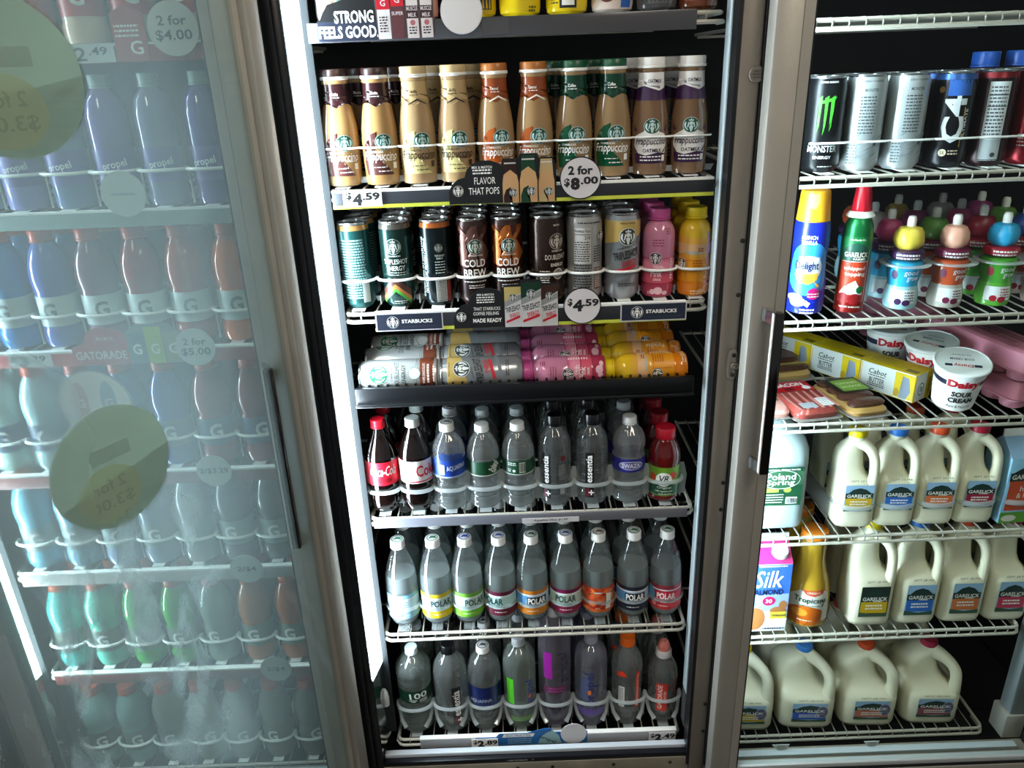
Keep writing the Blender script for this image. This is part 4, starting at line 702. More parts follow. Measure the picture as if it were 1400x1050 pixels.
# ---- seltzer
BPLR = [(.012, .004), (.022, 0), (.0285, .010), (.0318, .022), (.0320, .028), (.0315, .032), (.0315, .085), (.0320, .090), (.0318, .108), (.0302, .126), (.0265, .146), (.0205, .167), (.0142, .183), (.0118, .189), (.0112, .193)]
SELT = clear('lit_clear_seltzer', 'e9f0f0', .36)  # high cloud share stands in for light refracted in the liquid
def polar(k):
    top, mid, low, txt, so, style = [('7ab8dc', 'bcdcea', '8cc0de', '', .0, 0), ('c9b428', 'b9d0d0', 'e0c012', 'POLAR', .006, 0), ('6aa83a', 'b4cfc4', '6cb82a', 'POLAR', .014, 0), ('5a1a34', 'a9cfc8', '5c1628', 'POLAR', -.016, 0), ('c07424', 'b0cce0', 'c87a1e', 'POLAR', .010, 1), ('6a1440', 'b4cabc', '7a1a3c', 'POLAR', .0, 0), ('c84a24', 'd86a3a', 'c8601e', '', 0, 2), ('20222e', 'a8b8d0', '1c2030', 'POLAR', .004, 1), ('8a3038', 'c03048', 'c02c30', 'POLAR', .004, 3)][k]
    t = thing('seltzer_bottle'); MB().lathe(BPLR, 36, mod=petal(5, .026, .14)).build('body', clear('clear_pet', 'eef4f4', .05, glass=.25), t, ang=60)
    lv = [(r*.955-.0002, z) for r, z in BPLR if z < .125 and z > 0]; lv = lv+[(prof_fn(BPLR)(.128)*.955, .128)]; MB().lathe(lv, 32).build('water', SELT, t, ang=60)
    capped(t, .0140, .196, .211, CAPW, 44, True, .02, top=['3a8a6a', '2a6a4a', '2a4a9a', '2a4a9a', '2a6a4a', '3a5a9a', '6a5a4a', '2a6a4a', '2a6a4a'][k]); s = onlathe(BPLR, .0318); w = PI*.0318-.0001
    sh = [rect(-w, .026, w, .088, 0), rect(-w, .078, w, .088, 1), rect(-w, .026, w, .043, 2), rect(-w, .0745, w, .0775, 4), rect(-w, .0435, w, .0465, 4)]
    if style == 1: sh += [poly([(-.05, .047), (-.016, .047), (-.010, .074), (-.05, .074)], 5)]
    lb = decal('label', sh, [P(mid), P(top), P(low), INK, P('dfe6e6'), P('5a9ad0')], s, t)
    if style == 2:
        r = random.Random(5); fr = []
        for q in range(26): x, z = r.uniform(-.034, .034), r.uniform(.032, .083); fr.append(poly([(x-.007, z-.002), (x+.001, z-.006), (x+.008, z+.002), (x, z+.006)], q % 3))
        decal('fruit_print', fr+[poly([(.012, .036), (.022, .036), (.021, .066), (.024, .074), (.012, .078), (.014, .066)], 3)], [P('a82416'), P('e07a3a'), P('d04a2a'), P('d8d8c8')], s, lb, off=.001)
    if style == 3: decal('fruit_print', [ell(-.02+.011*q, .038+(q % 3)*.012, .005, .006, q % 2) for q in range(5)]+[ell(.026, .06, .008, .008, 1), ell(-.028, .06, .010, .02, 2)], [P('e89098'), P('d84050'), P('4a8aa8')], s, lb, off=.001)
    if txt:
        if style in (1, 3): decal('lettering', [rect(so-.020, .051, so+.020, .072, 0), text(txt, so, .0615, .036, .016, 1, bold=.03)], [P('14161c' if style == 1 else 'c01838'), WHITE], s, lb, off=.0016)
        else: decal('lettering', [text(txt, so, .0630, .042, .017, 0, bold=.02), lines(so-.014, so+.014, .0515, 1, .003, .0014, 0)], [P('16343a')], s, lb, off=.001)
    else:
        if k == 0: decal('fine_print', [lines(-.012, .010, .068, 3, .006, .002, 0), ell(-.004, .036, .002, .002, 0)], [P('24506a')], s, lb, off=.001)
    decal('fine_print', [lines(-.012, .012, .034, 1, .003, .002, 0)], [P('e0e0d8')], s, lb, off=.001)
    return t
PN = ['light blue', 'yellow', 'lime green', 'maroon', 'orange', 'purple red', 'orange fruit print', 'navy', 'red berry print']
for c in range(9):
    p = polar(c); p.scale = (1.11, 1.11, 1)
    place(p, 'seltzer_bottle', 'clear seltzer bottle with %s label' % PN[c], 'bottle', 'seltzer bottles', NM[5], [(CX6[c]+J(), .044+r*.075, .4800, J(.06)-CX6[c]*.6, r, c) for r in range(2 if c in (6, 7, 8) else 3)])
# ---- bottom shelf
B100 = ripple([(.028, 0), (.0360, .005), (.0385, .014), (.0370, .085), (.0380, .094), (.0370, .098), (.0370, .138), (.0385, .144), (.0375, .168), (.0395, .176), (.0390, .186), (.0350, .200), (.0250, .214), (.0160, .222), (.0125, .226), (.0118, .229)], .010, .088, 5, .002)
BE1 = [(.026, 0), (.034, .004), (.0365, .012), (.0365, .170), (.0350, .188), (.0290, .208), (.0200, .224), (.0140, .231), (.0130, .234)]
BA1 = ripple([(.026, 0), (.0345, .004), (.0370, .012), (.0355, .07), (.037, .08), (.0370, .150), (.0365, .175), (.0320, .200), (.0240, .216), (.0160, .226), (.0125, .230), (.0118, .234)], .01, .066, 3, .0018)
BPR = [(.024, 0), (.0325, .004), (.0345, .012), (.0345, .195), (.0335, .212), (.0285, .228), (.0200, .238), (.0140, .243), (.0125, .247)]
BPR2 = [(r*1.04, z*1.24) for r, z in BPR]
BGW = [(.024, 0), (.0325, .003), (.0345, .014), (.0330, .05), (.0330, .15), (.0345, .165), (.0330, .185), (.0270, .205), (.0195, .222), (.0150, .230), (.0140, .233)]
BGS = [(.022, 0), (.0300, .003), (.0325, .014), (.0305, .05), (.0305, .10), (.0325, .125), (.0330, .140), (.0300, .160), (.0225, .180), (.0165, .190), (.0150, .194)]
W2 = clear('clear_bottom_water', 'eef4f2', .12)
def bottom(k):
    if k == 0:
        t = bot('water_bottle', B100, clear('greenish_water', 'e2efe8', .14), (.0140, .2305, .243), P('d4e2e4', .4)); s = onlathe(B100, .037)
        lb = decal('label', [rect(-PI*.037+.0001, .100, PI*.037-.0001, .137, 0)], [P('0f3324')], s, t); decal('lettering', [text('100', .006, .123, .040, .018, bold=.02, rot=.06), text('% NATURAL', -.006, .110, .018, .005), lines(-.010, .0, .105, 1, .004, .002, 0), lines(.008, .026, .110, 3, .0035, .0016, 0)], [P('dfe8e0')], s, lb, off=.001)
    elif k == 1:
        t = bot('water_bottle', BE1, W2, (.0152, .238, .258), P('0e0e10', .3), kn=.015); s = onlathe(BE1, .0365); lb = decal('label', [rect(-.001, .030, .019, .150, 0), rect(.001, .033, .012, .052, 1)], [P('0f0f11'), P('5a1a26')], s, t); decal('lettering', [text('essentia', .008, .098, .082, .016, rot=PI/2, bold=.02), rect(.013, .036, .016, .050, 0), rect(.008, .041, .020, .045, 0)], [WHITE], s, lb, off=.001)
    elif k == 2:
        t = bot('water_bottle', BA1, W2, (.0145, .237, .250), CAPW, top='3a4a52'); s = onlathe(BA1, .037); lb = decal('label', [rect(-PI*.037+.0001, .082, PI*.037-.0001, .148, 0)], [P('101f52', .25)], s, t); decal('lettering', [text('AQUAFINA', -.010, .104, .050, .012, rot=.06, bold=0)], [P('b8c4e0')], s, lb, off=.001)
    elif k in (3, 5):
        t = bot('water_bottle', BPR, clear('greenish_propel', 'e6f2ea', .18) if k == 3 else clear('violet_propel', 'e6e8f4', .18), (.0138, .250, .267), P('b8bcbe' if k == 3 else 'a4a8b4', .4)); s = onlathe(BPR, .0345)
        if k == 3: lb = decal('label', [rect(-.030, .085, -.012, .165, 0), rect(-.02, .03, .03, .045, 1)], [P('4fbe1e'), P('5a7a4a')], s, t); decal('lettering', [text('propel', .024, .118, .080, .024, rot=PI/2, bold=0)], [P('24328c')], s, lb, off=.0006); decal('flame_print', [ell(.022, .108, .004, .007)], [P('c86a34')], s, lb, off=.0006)
        else: lb = decal('label', [rect(-.028, .090, -.004, .160, 0), rect(-.030, .040, .030, .062, 1)], [clear('pale_lilac_film', '9aa8d8', .4), P('5a4a8a')], s, t); decal('lettering', [text('propel', .000, .128, .098, .026, rot=PI/2, bold=0), text('ELECTROLYTE WATER', .014, .126, .05, .003, rot=PI/2)], [P('27307a')], s, lb, off=.0008); decal('flame_print', [ell(-.003, .116, .004, .008)], [P('d87a3a')], s, lb, off=.0012)
    elif k == 4:
        t = bot('water_bottle', BPR2, clear('purple_propel', 'e2dcea', .14), (.0145, .310, .330), P('b8bcbe', .4)); s = onlathe(BPR2, .036); lb = decal('label', [rect(-.026, .150, -.006, .225, 0), rect(-.028, .108, .028, .128, 1)], [P('9a1f96'), P('5a2448')], s, t); decal('lettering', [text('propel', .020, .180, .084, .026, rot=PI/2, bold=0)], [P('2a2450')], s, lb, off=.0006); decal('fine_print', [lines(-.015, .018, .120, 2, .008, .004, 0)], [P('a04a86')], s, lb, off=.0008); decal('bar_code', [bars(-.016, .060, .020, .074)], [INK], s, lb)
    elif k == 6:
        t = bot('water_bottle', BGW, W2, (.0165, .237, .258), P('e0641a', .35)); s = onlathe(BGW, .0335); lb = decal('label', [poly([(-.022, .155), (.002, .158), (-.004, .170), (-.010, .174), (-.022, .170)], 0), rect(.020, .055, .032, .170, 1)], [P('d8381c'), P('c83a20')], s, t); decal('lettering', [text('GATORADE WATER', .026, .112, .105, .006, rot=PI/2)], [P('e8d0c4')], s, lb, off=.0008); decal('facts_panel', [rect(-.018, .060, -.004, .125, 0), lines(-.016, -.006, .118, 10, .005, .002, 1)], [P('d8d8d4'), INK], s, lb)
    else:
        t = bot('water_bottle', BGS, W2, (.0170, .198, .212), P('c9c4c2', .4)); s = onlathe(BGS, .032); MB().lathe([(.0125, .2125), (.0135, .222), (.0105, .234), (.006, .238)], 20).build('sport_spout', P('d87a6a', .35), t); lb = decal('label', [poly([(-.012, .045), (-.008, .041), (.010, .041), (.014, .045), (.014, .128), (.010, .132), (-.008, .132), (-.012, .128)], 0)], [P('c8341e')], s, t); decal('lettering', [text('GATORADE', -.003, .087, .078, .010, rot=PI/2), text('WATER', .008, .087, .040, .005, rot=PI/2)], [P('f0d8cc')], s, lb, off=.0008); decal('back_print', [rect(.030, .07, .044, .14)], [P('7a2a20')], s, lb)
    return t
BN = ['spring water bottle with white cap', 'tall black capped water bottle', 'dark blue label water bottle', 'flavored water bottle with green panel', 'tall flavored water bottle with magenta panel', 'flavored water bottle with blue lettering', 'clear water bottle with orange cap', 'sport cap water bottle with red label']
for c in range(8):
    p = bottom(c); p.scale = (1, 1, (.94, .905, .90, .92, 1, .92, .925, .92)[c]); p.scale.xy = ((1.03, 1.08, 1.06, 1.10, 1.05, 1.10, 1.06, 1.06)[c],)*2
    place(p, 'water_bottle', BN[c], 'bottle', 'bottom shelf water bottles', NM[6], [(CX7[c]+J(), .046+r*.084, .1702, J(.06)-CX7[c]*.6, r, c) for r in range(2)])
# ---- bottoms of the things on the top shelf
TP = [(.026, 0), (.032, .004), (.0335, .012), (.0335, .120), (.030, .140), (.020, .160), (.0175, .165)]
def topp(col, label, cat, x, dec, r=1., y=.04, cap='e8e8e8'):
    pr = [(a*r, b) for a, b in TP]; t = thing('drink_bottle', label, cat, (x, y, ZC[0]+.0016)); MB().lathe(pr, 32).build('body', mat('top_'+col, col, .15, coat=.2), t); capped(t, .019*r, .168, .184, P(cap)); sh, ms = dec; lb = decal('label', sh, ms, onlathe(pr, .0335*r), t); return t
topp('e0dcd8', 'white protein bottle with brown print at left of the top shelf', 'bottle', -.262, ([rect(-.008, .006, .018, .10, 0), poly([(-.02, .01), (-.004, .012), (.004, .03), (-.008, .045), (-.02, .04)], 1), lines(-.004, .016, .03, 5, .005, .002, 2)], [P('cfc9c2'), P('7a4a34'), P('6a8a92')]))
topp('2a1814', 'dark brown protein bottle second on the top shelf', 'bottle', -.196, ([lines(-.01, .014, .03, 4, .006, .003, 0)], [P('c9b0a0')]), cap='2a1814'); topp('c88a9a', 'pink protein bottle behind the strong feels good sign', 'bottle', -.130, ([rect(-.02, .01, .02, .05, 0)], [P('e0c4cc')]))
topp('c9a818', 'yellow protein bottle behind the blank round sign', 'bottle', -.036, ([rect(.004, .01, .03, .05, 0)], [P('26262a')]))
topp('e0c418', 'yellow bottle with red print on the top shelf', 'bottle', .036, ([poly([(-.02, .034), (.02, .038), (.034, .052), (.034, .1), (-.02, .1)], 0), lines(.014, .028, .010, 2, .005, .003, 1)], [P('c01a22'), P('5a5a10')])); topp('ddc21a', 'yellow bottle with black bordered panel on the top shelf', 'bottle', .112, ([rect(-.014, .008, .014, .034, 0)]+[rect(-.010, .012, .010, .030, 1)]+[lines(-.03, -.016, .03, 4, .005, .002, 0)], [INK, WHITE]))
topp('d8c8bc', 'white bottle with brown swirl and blue print on the top shelf', 'bottle', .186, ([ell(-.012, .026, .014, .012, 0), ell(-.010, .028, .009, .008, 1), rect(.010, .006, .030, .06, 2)], [P('5a2c1c'), P('d8b8a0'), P('2a5aa8')])); topp('4a4a4a', 'grey carton at right of the top shelf', 'bottle', .258, ([rect(-.02, .01, .02, .06, 0)], [P('5a5a58')])); topp('6a3a24', 'brown chocolate drink bottle at right end of the top shelf', 'bottle', .326, ([rect(-.03, .012, .03, .05, 0)], [P('8a4a2c')]), cap='6a3a24')
# ================================================================== right cooler
R0 = NR
def lab(o, l, c, g=None): return tag(o, l, c, g)
# ---- energy cans
def ecan(k):
    if k == 'black':
        t, s = can(.033, SH, MET('17191b', .28)); M3 = lambda x, a: poly([(x-.003, .122), (x+.003, .126), (x+.0025, .100), (x+.001, .088+a), (x+.0015, .078), (x-.002, .066+a), (x-.001, .09)], 0)
        decal('claw_print', [M3(-.012, 0), M3(-.002, -.004), M3(.008, .002), poly([(-.016, .116), (.014, .124), (.010, .118), (-.014, .112)], 0)], [P('3fae2c')], s, t); decal('lettering', [text('MONSTER', -.001, .040, .050, .011), text('ENERGY', .0, .026, .030, .005), text('ZERO SUGAR', 0, .147, .03, .003), lines(-.006, .02, .010, 1, .003, .0015, 0)], [P('d8dcdc')], s, t)
    elif k == 'silver':
        t, s = can(.033, SH, MET('c2c9cb', .3)); r = random.Random(4); sw = []
        for q in range(22): x, z = r.uniform(-.02, .030), r.uniform(.015, .060); sw.append(poly([(x-.006, z), (x, z+.002), (x+.007, z+.009), (x+.002, z+.006)], 0))
        decal('fine_print', [text('MONSTER', .004, .132, .022, .005, 1), text('ZERO TAURINE', .006, .146, .034, .003, 1), lines(-.012, .014, .120, 12, .0052, .002, 1), rect(-.026, .012, -.010, .052, 2), lines(-.025, -.011, .048, 8, .005, .002, 1), text('M', .020, .045, .006, .008, 1)]+sw, [P('8f989b'), P('4a5254'), P('9aa3a5')], s, t)
    elif k == 'c4':
        t, s = can(.033, SH, MET('1b1c20', .28), '3a62a8'); decal('band_print', [poly([(-.012, .118), (.026, .118), (.026, .143), (-.012, .143)], 0), rect(.018, .035, .0195, .10, 2), ell(-.022, .128, .005, .005, 3)], [P('2f5ca8'), WHITE, P('c0a24a'), P('8a6a3a')], s, t); decal('lettering', [text('C4', .003, .080, .076, .034, rot=PI/2, bold=.03), text('ULTIMATE', .022, .072, .05, .005, rot=PI/2)], [P('c9cfd2')], s, t, off=.001); decal('seal', [ell(-.006, .026, .006, .006, 0), text('5X', -.006, .026, .007, .006, 1), lines(.002, .018, .028, 2, .005, .0022, 0)], [P('cfc4a8'), INK], s, t, off=.001)
    elif k == 'facts':
        t, s = can(.033, SH, MET('2a1418', .28), '7a1a24'); decal('facts_panel', [rect(-.010, .010, .022, .138, 0), lines(-.007, .019, .128, 18, .0058, .0024, 1), rect(-.009, .116, .021, .118, 1), rect(-.009, .098, .021, .0995, 1), rect(-.009, .012, .021, .045, 2), ell(.012, .020, .004, .004, 1)], [P('c4cacc'), P('3a3c40'), P('aab2b4')], s, t)
    else:
        t, s = can(.033, SH, MET('8a1420', .28), '7a1a24'); decal('lettering', [text('C', .012, .075, .020, .045, bold=.04), lines(-.02, 0, .05, 4, .006, .002, 0)], [P('d8ccd0')], s, t)
    return t
EX = [.556, .624, .696, .776, .846, .918]; glide(EX, 1.425, 'white wire glide rack holding the energy cans', .052, .006, .0020, posts=False, runners=False)
for c, (k, d, rz) in enumerate([('black', 'black can with green claw print', -.25), ('silver', 'silver can with fine print', -.25), ('silver', 'silver patterned can', -.1), ('c4', 'black can with tall white lettering', -.42), ('facts', 'black can with white facts panel', -.5), ('red', 'red energy can', -.4)]):
    if c == 2: 
        for r in range(2): dup(SLV, (EX[2], .045+r*.068, 1.4268), (0, 0, rz+r), 'silver patterned can beside the tall lettered can, %s row, energy can shelf' % ROW[r])
        continue
    p = ecan(k); place(p, 'energy_can', d, 'can', 'energy cans', R0[1], [(EX[c], .045+r*.068, 1.4268, rz+r*1.3, r, c) for r in range(2)])
    if c == 1: SLV = p
for i, x in enumerate((.905, .975, 1.045)):
    t = thing('drink_bottle', 'tall bottle with blue cap behind the energy cans, %s of three from left' % ORD[i], 'bottle', (x, .19+.01*i, 1.4268), 0, 'blue capped bottles'); MB().lathe([(.028, 0), (.033, .006), (.033, .12), (.026, .15), (.021, .158)], 28).build('body', mat('dark_bottle', '3a1a22', .2), t); capped(t, .0235, .161, .184, P('2a5fc0', .35))
# ---- creamer, whipped topping, kids drinks
pr = [(.026, 0), (.033, .004), (.0345, .012), (.0345, .06), (.031, .085), (.0305, .105), (.033, .130), (.0325, .155), (.0300, .172)]
t = thing('creamer_bottle', 'blue creamer bottle with yellow flip cap on the right cooler shelf', 'bottle', (.560, .05, 1.1668), -.42); MB().lathe(pr, 36).build('body', mat('blue_creamer', '1626a8', .25, coat=.2), t)
c = MB().lathe([(.0295, .1725), (.0285, .185), (.0255, .222), (.024, .226), (.001, .226)], 36).build('cap', P('e8a424', .35), t); decal('flip_tab', [poly([(-.009, .222), (.009, .222), (.010, .208), (.004, .196), (-.003, .196), (-.009, .206)])], [P('f0c060')], onlathe([(.0295, .1725), (.0285, .185), (.0255, .222)], .027), c)
s = onlathe(pr, .033); lb = decal('label', [ell(.004, .088, .040, .050, 0), ell(.004, .090, .026, .022, 1), poly([(-.022, .078), (.024, .080), (.020, .068), (.006, .060), (-.012, .062)], 2), poly([(.014, .066), (.022, .060), (.026, .054), (.020, .054)], 2), ell(.016, .042, .011, .011, 3), ell(-.010, .026, .014, .009, 4), ell(-.016, .034, .014, .007, 4), poly([(.004, .030), (.012, .024), (.008, .016), (.0, .022)], 4)], [P('2f8ad8'), P('dfe4ea'), P('d89a34'), P('c01a6a'), P('ecdcb0')], s, t)
decal('lettering', [text('INTERNATIONAL', .004, .108, .040, .005), text('FRENCH', .0, .146, .026, .007), text('VANILLA', .0, .137, .026, .007), lines(.006, .026, .041, 2, .005, .0018, 0), lines(-.004, .020, .010, 2, .006, .003, 0)], [WHITE], s, lb, off=.0016); decal('lettering', [text('Delight', .0, .092, .044, .020, bold=.02)], [P('1a2050')], s, lb, off=.0018)
pr = [(.024, .001), (.0265, 0), (.0270, .004), (.0262, .006), (.0262, .142), (.0245, .160), (.0190, .174), (.0150, .178)]
t = thing('whipped_topping_can', 'red and green whipped topping can with ridged red nozzle cap', 'can', (.646, .05, 1.1668), -.35); b = MB().lathe(pr, 32)
for i, f in enumerate(b.f): b.m[i] = 0 if (len(f) == 4 and b.v[f[0]][2] > .1) else 1
b.build('body', [MET('14703a', .3), MET('8a1c18', .3)], t); MB().lathe([(.0245, .176), (.0250, .178), (.0190, .186), (.0172, .186)], 28).build('collar', WHITE, t)
MB().lathe([(.0175, .1862), (.0168, .190), (.0155, .205), (.0135, .222), (.0115, .232), (.001, .234)], 36, mod=lambda a, z: 1+.05*math.cos(9*a+z*90) if z < .23 else 1).build('nozzle_cap', P('b81828', .3), t)
s = onlathe(pr, .0262); lb = decal('label', [rect(-PI*.0262+.0001, .098, PI*.0262-.0001, .142, 0), rect(-.026, .098, .024, .118, 1), poly([(-.024, .118), (-.012, .128), (.0, .132), (.012, .128), (.022, .118)], 1), rect(-.026, .020, .024, .096, 2), rect(-.027, .0965, .025, .0975, 3), rect(.024, .02, .0248, .118, 3), poly([(-.022, .036), (.020, .034), (.018, .046), (.010, .052), (.004, .062), (-.004, .054), (-.014, .050)], 3), ell(-.014, .028, .010, .010, 4), ell(.006, .026, .011, .011, 4), ell(.014, .044, .007, .007, 0)], [P('14703a'), P('1d4a3c'), P('b83a1c'), P('e6e8e8'), P('8a1418')], s, t)
decal('lettering', [text('GARELICK', .0, .110, .040, .009), text('FARMS', .006, .102, .02, .004), text('whipped', .0, .084, .036, .009), text('topping', .002, .073, .034, .009), text('NET WT 13 OZ (368g)', .0, .011, .036, .004), text('The Family Co.', .0, .137, .026, .004)], [P('ece4d8')], s, lb, off=.0018)
KX = [.742, .828, .918, 1.005]; KP = [(.020, 0), (.0275, .003), (.0300, .012), (.0300, .030), (.0265, .046), (.0260, .050), (.0295, .066), (.0310, .080), (.0300, .090), (.022, .094)]
def kid(bt, bb, wr, top, k):
    t = thing('kids_drink'); b = MB().lathe(KP, 32)
    for i, f in enumerate(b.f): b.m[i] = 0 if (len(f) == 4 and b.v[f[0]][2] > .045) else 1
    b.build('body', [mat('kid_'+bt, bt, .2, coat=.2), mat('kid_'+bb, bb, .25, coat=.2)], t); s = onlathe(KP, .029); lb = decal('label', [ell(-.018, .068, .006, .009, 1), rect(-.022, .014, .024, .040, 2), lines(.004, .022, .034, 4, .005, .002, 1), ell(-.006, .018, .006, .006, 1), ell(.008, .016, .007, .006, 1)], [WHITE, P(wr), P('d6dcdc')], s, t); decal('lettering', [text('good', .010, .072, .024, .012, bold=0), text('grow', .014, .060, .020, .010, bold=0)], [P('eef2f2')], s, lb, off=.0008)
    MB().lathe([(.018, .0945), (.0290, .097), (.0310, .103), (.0290, .110), (.018, .113)], 28, mod=lambda a, z: 1+.03*math.sin(7*a)).build('shrink_collar', P(wr, .3), t); decal('fine_print', [lines(-.020, .020, .104, 2, .006, .003, 0)], [WHITE], onlathe([(.0290, .097), (.0310, .103), (.0290, .110)], .03), t, off=.0012)
    # plain rounded sculpted lid in the photograph's colour, no figure
    MB().lathe([(.0175, .1132), (.024, .120), (.0265, .130), (.0245, .142), (.0185, .151), (.008, .154)], 28, mod=[lambda a, z: 1+.06*math.sin(5*a+z*120), lambda a, z: 1+.10*math.cos(2*a), lambda a, z: 1+.07*math.cos(3*a)][k % 3]).build('lid', P(top, .35), t)
    MB().lathe([(.0075, .1535), (.0078, .166), (.0060, .172), (.002, .173)], 16).build('spout', WHITE, t); return t
GK = thing('bottle_glide', 'white collar rack holding the kids drinks', 'bottle rack', (0, 0, 0))
for x in KX: MB().lathe([(.0345, 0), (.0445, .0), (.0445, .003), (.0345, .003)], 32, cap=False).build('loop', FROST, GK, (x, .05, 1.1672+.084)); MB().box(x-.0445, .092, 1.167, x-.0415, .096, 1.2508).build('post', FROST, GK)
KC = [('2a9ac4', '9ac4cc', '3a1f4a', 'd8c04a', 'yellow'), ('b8502c', 'b8b4aa', '6a1a3c', 'd8a08a', 'peach'), ('4a9a34', '5aa83a', 'a01a2c', '2a9ac8', 'sky blue'), ('a83a30', 'c8b0a8', 'a01a2c', 'b06aa8', 'lilac')]
TOPS = ['8a1a2c', 'c8a04a', 'b83a6a', '2a4a8a', 'c8c4bc', '5a8a3a', 'a84a2a', '7a2a5a']
for c in range(4):
    for r in range(4):
        a = KC[c]; tn = a[3] if r == 0 else TOPS[(c*3+r*2) % 8]; k = c+r
        o = kid(a[0], a[1], a[2], tn, k); o.location = (KX[c]+J(.003), .05+r*.076, 1.1668); o.rotation_euler = (0, 0, -.3+J(.2)); tag(o, 'kids drink with rounded lid and white spout, %s row, %s from left' % (ROW[r], ORD[c]), 'bottle', 'kids drinks')
# ---- packed meat, butter, sour cream, eggs
Z4 = ZR[3]+.0002
def pack(label, loc, rz, w, d, h, back, shapes, mats, tilt=0., lumps=None):
    t = thing('meat_pack', label, 'food package', loc, rz); t.rotation_euler = (tilt, 0, rz)
    MB().loft([(0, w/2, d/2, 8, 0, 0), (.0015, w/2, d/2, 8, 0, 0)], seg=40).build('film', mat('clear_film', 'b9b3ac', .15, trans=.6, ior=1.2), t)
    MB().loft([(.0017, w*.44, d*.44, 6, 0, 0), (h*.6, w*.455, d*.455, 5, 0, 0), (h, w*.40, d*.42, 4, 0, 0)], seg=40).build('tray', back, t)
    if lumps:
        for q in range(lumps[0]): MB().loft([(h+.0004, w*.41, d*.085, 3.4, 0, 0), (h+.006, w*.42, d*.095, 3, 0, 0), (h+.010, w*.36, d*.065, 2.6, 0, 0)], seg=18).build('sausage', lumps[1], t, (0, -d*.3+q*d*.6/(max(1, lumps[0]-1)), 0))
    decal('label', shapes, mats, onplane((0, 0, h+.0005 if not lumps else h+.0108), (1, 0, 0), (0, 1, 0)), t); return t
MEAT = mat('bacon_meat', '94413a', .25, var=.5, vscale=60, coat=.5); SAUS = mat('browned_sausage', '4a2c22', .3, var=.6, vscale=90, coat=.4, bump=1., bscale=160); WOOD = P('a8844c')
bac = [poly([(-.040+.016*q, -.066), (-.034+.016*q, -.066), (-.036+.016*q, -.02), (-.033+.016*q, .018), (-.038+.016*q, .018), (-.041+.016*q, -.02)], 3) for q in range(6)]
pack('red label bacon pack at the front left of the butter shelf', (.592, .085, Z4), .15, .105, .165, .020, MEAT, bac+[rect(-.042, .022, .042, .068, 0), rect(-.02, .026, .0, .036, 1), ell(.028, .034, .009, .009, 2), text('BACON', -.002, .052, .060, .018, 2, bold=.03), rect(.014, -.060, .038, -.022, 2), lines(.016, .036, -.028, 7, .005, .002, 1), rect(-.030, -.064, .002, -.040, 4)], [P('b0141e'), P('4a1016'), WHITE, P('c8837a'), P('9aa0a4')], .0)
pack('pale meat pack in the front left corner of the butter shelf', (.512, .07, Z4), .05, .085, .11, .016, P('c8968c'), [rect(-.03, .0, .03, .04, 0)], [P('7a4a40')])
pack('brown sausage pack with green label in front of the butter boxes', (.693, .092, Z4), .2, .092, .175, .016, WOOD, [poly([(-.03, -.015), (.045, -.015), (.045, .055), (-.03, .055)], 0), rect(-.018, -.008, .040, .048, 1), text('CHICKEN', .011, .030, .045, .010, 2), text('SAUSAGE', .011, .012, .045, .010, 2)], [P('1c1a16'), P('7aa03a'), P('d8e4b8')], 0., (4, SAUS))
pack('brown sausage pack behind the bacon on the butter shelf', (.606, .285, Z4), .15, .120, .170, .018, WOOD, [poly([(-.04, -.01), (.05, -.01), (.05, .05), (-.04, .05)], 0), rect(-.05, -.05, .05, -.045, 1)], [P('4a241c'), P('c8b04a')], 0., (3, SAUS))
YEL = P('ddbf18'); BW = P('d8dcd6')
def butter(label, loc, rz):
    t = thing('butter_box', label, 'box', loc, rz); w, d, h = .064, .122, .060
    MB().box(-w/2, -d/2, 0, w/2, d/2, h, 0, .0012).build('carton', YEL, t)
    w2 = w; sl = onplane((-w/2, 0, 0), (0, -1, 0), (0, 0, 1)); l = decal('side_panel', [rect(-.060, .002, .060, .060, 1), rect(.018, .004, .060, .058, 0), poly([(.030, .004), (.046, .004), (.054, .022), (.048, .050), (.034, .052), (.038, .030)], 2), ell(.024, .014, .006, .009, 3), rect(-.058, .004, -.056, .058, 0)], [YEL, BW, P('8a98a8'), P('b8961a')], sl, t)
    decal('lettering', [text('Cabot', -.020, .044, .040, .011, bold=.01, shear=.2), text('BUTTER', -.020, .025, .034, .011), lines(-.040, -.002, .034, 1, .004, .002, 0), lines(-.040, -.002, .016, 2, .004, .002, 0)], [INK], sl, l, off=.001)
    f = front(-d/2); e = decal('end_panel', [rect(-.028, .002, .010, .060, 0), ell(-.008, .026, .011, .014, 1), ell(-.008, .026, .009, .012, 0), text('08', -.008, .026, .010, .013, 1), text('Unsalted', .020, .028, .036, .007, 1, rot=PI/2)], [BW, INK], f, t)
    tp = onplane((0, 0, h), (0, -1, 0), (1, 0, 0)); decal('top_print', [lines(-.05, .03, .015, 4, .010, .002, 0), rect(.030, -.022, .055, -.006, 0)], [P('7a6a10')], tp, t); return t
butter('front yellow butter box lying beside the sour cream tubs', (.806, .136, Z4), .58); butter('second yellow butter box lying behind the front box', (.739, .239, Z4), .58); butter('third yellow butter box at the back of the row', (.672, .342, Z4), .58)
TB = [(.036, 0), (.038, .002), (.0475, .088), (.0475, .0905)]
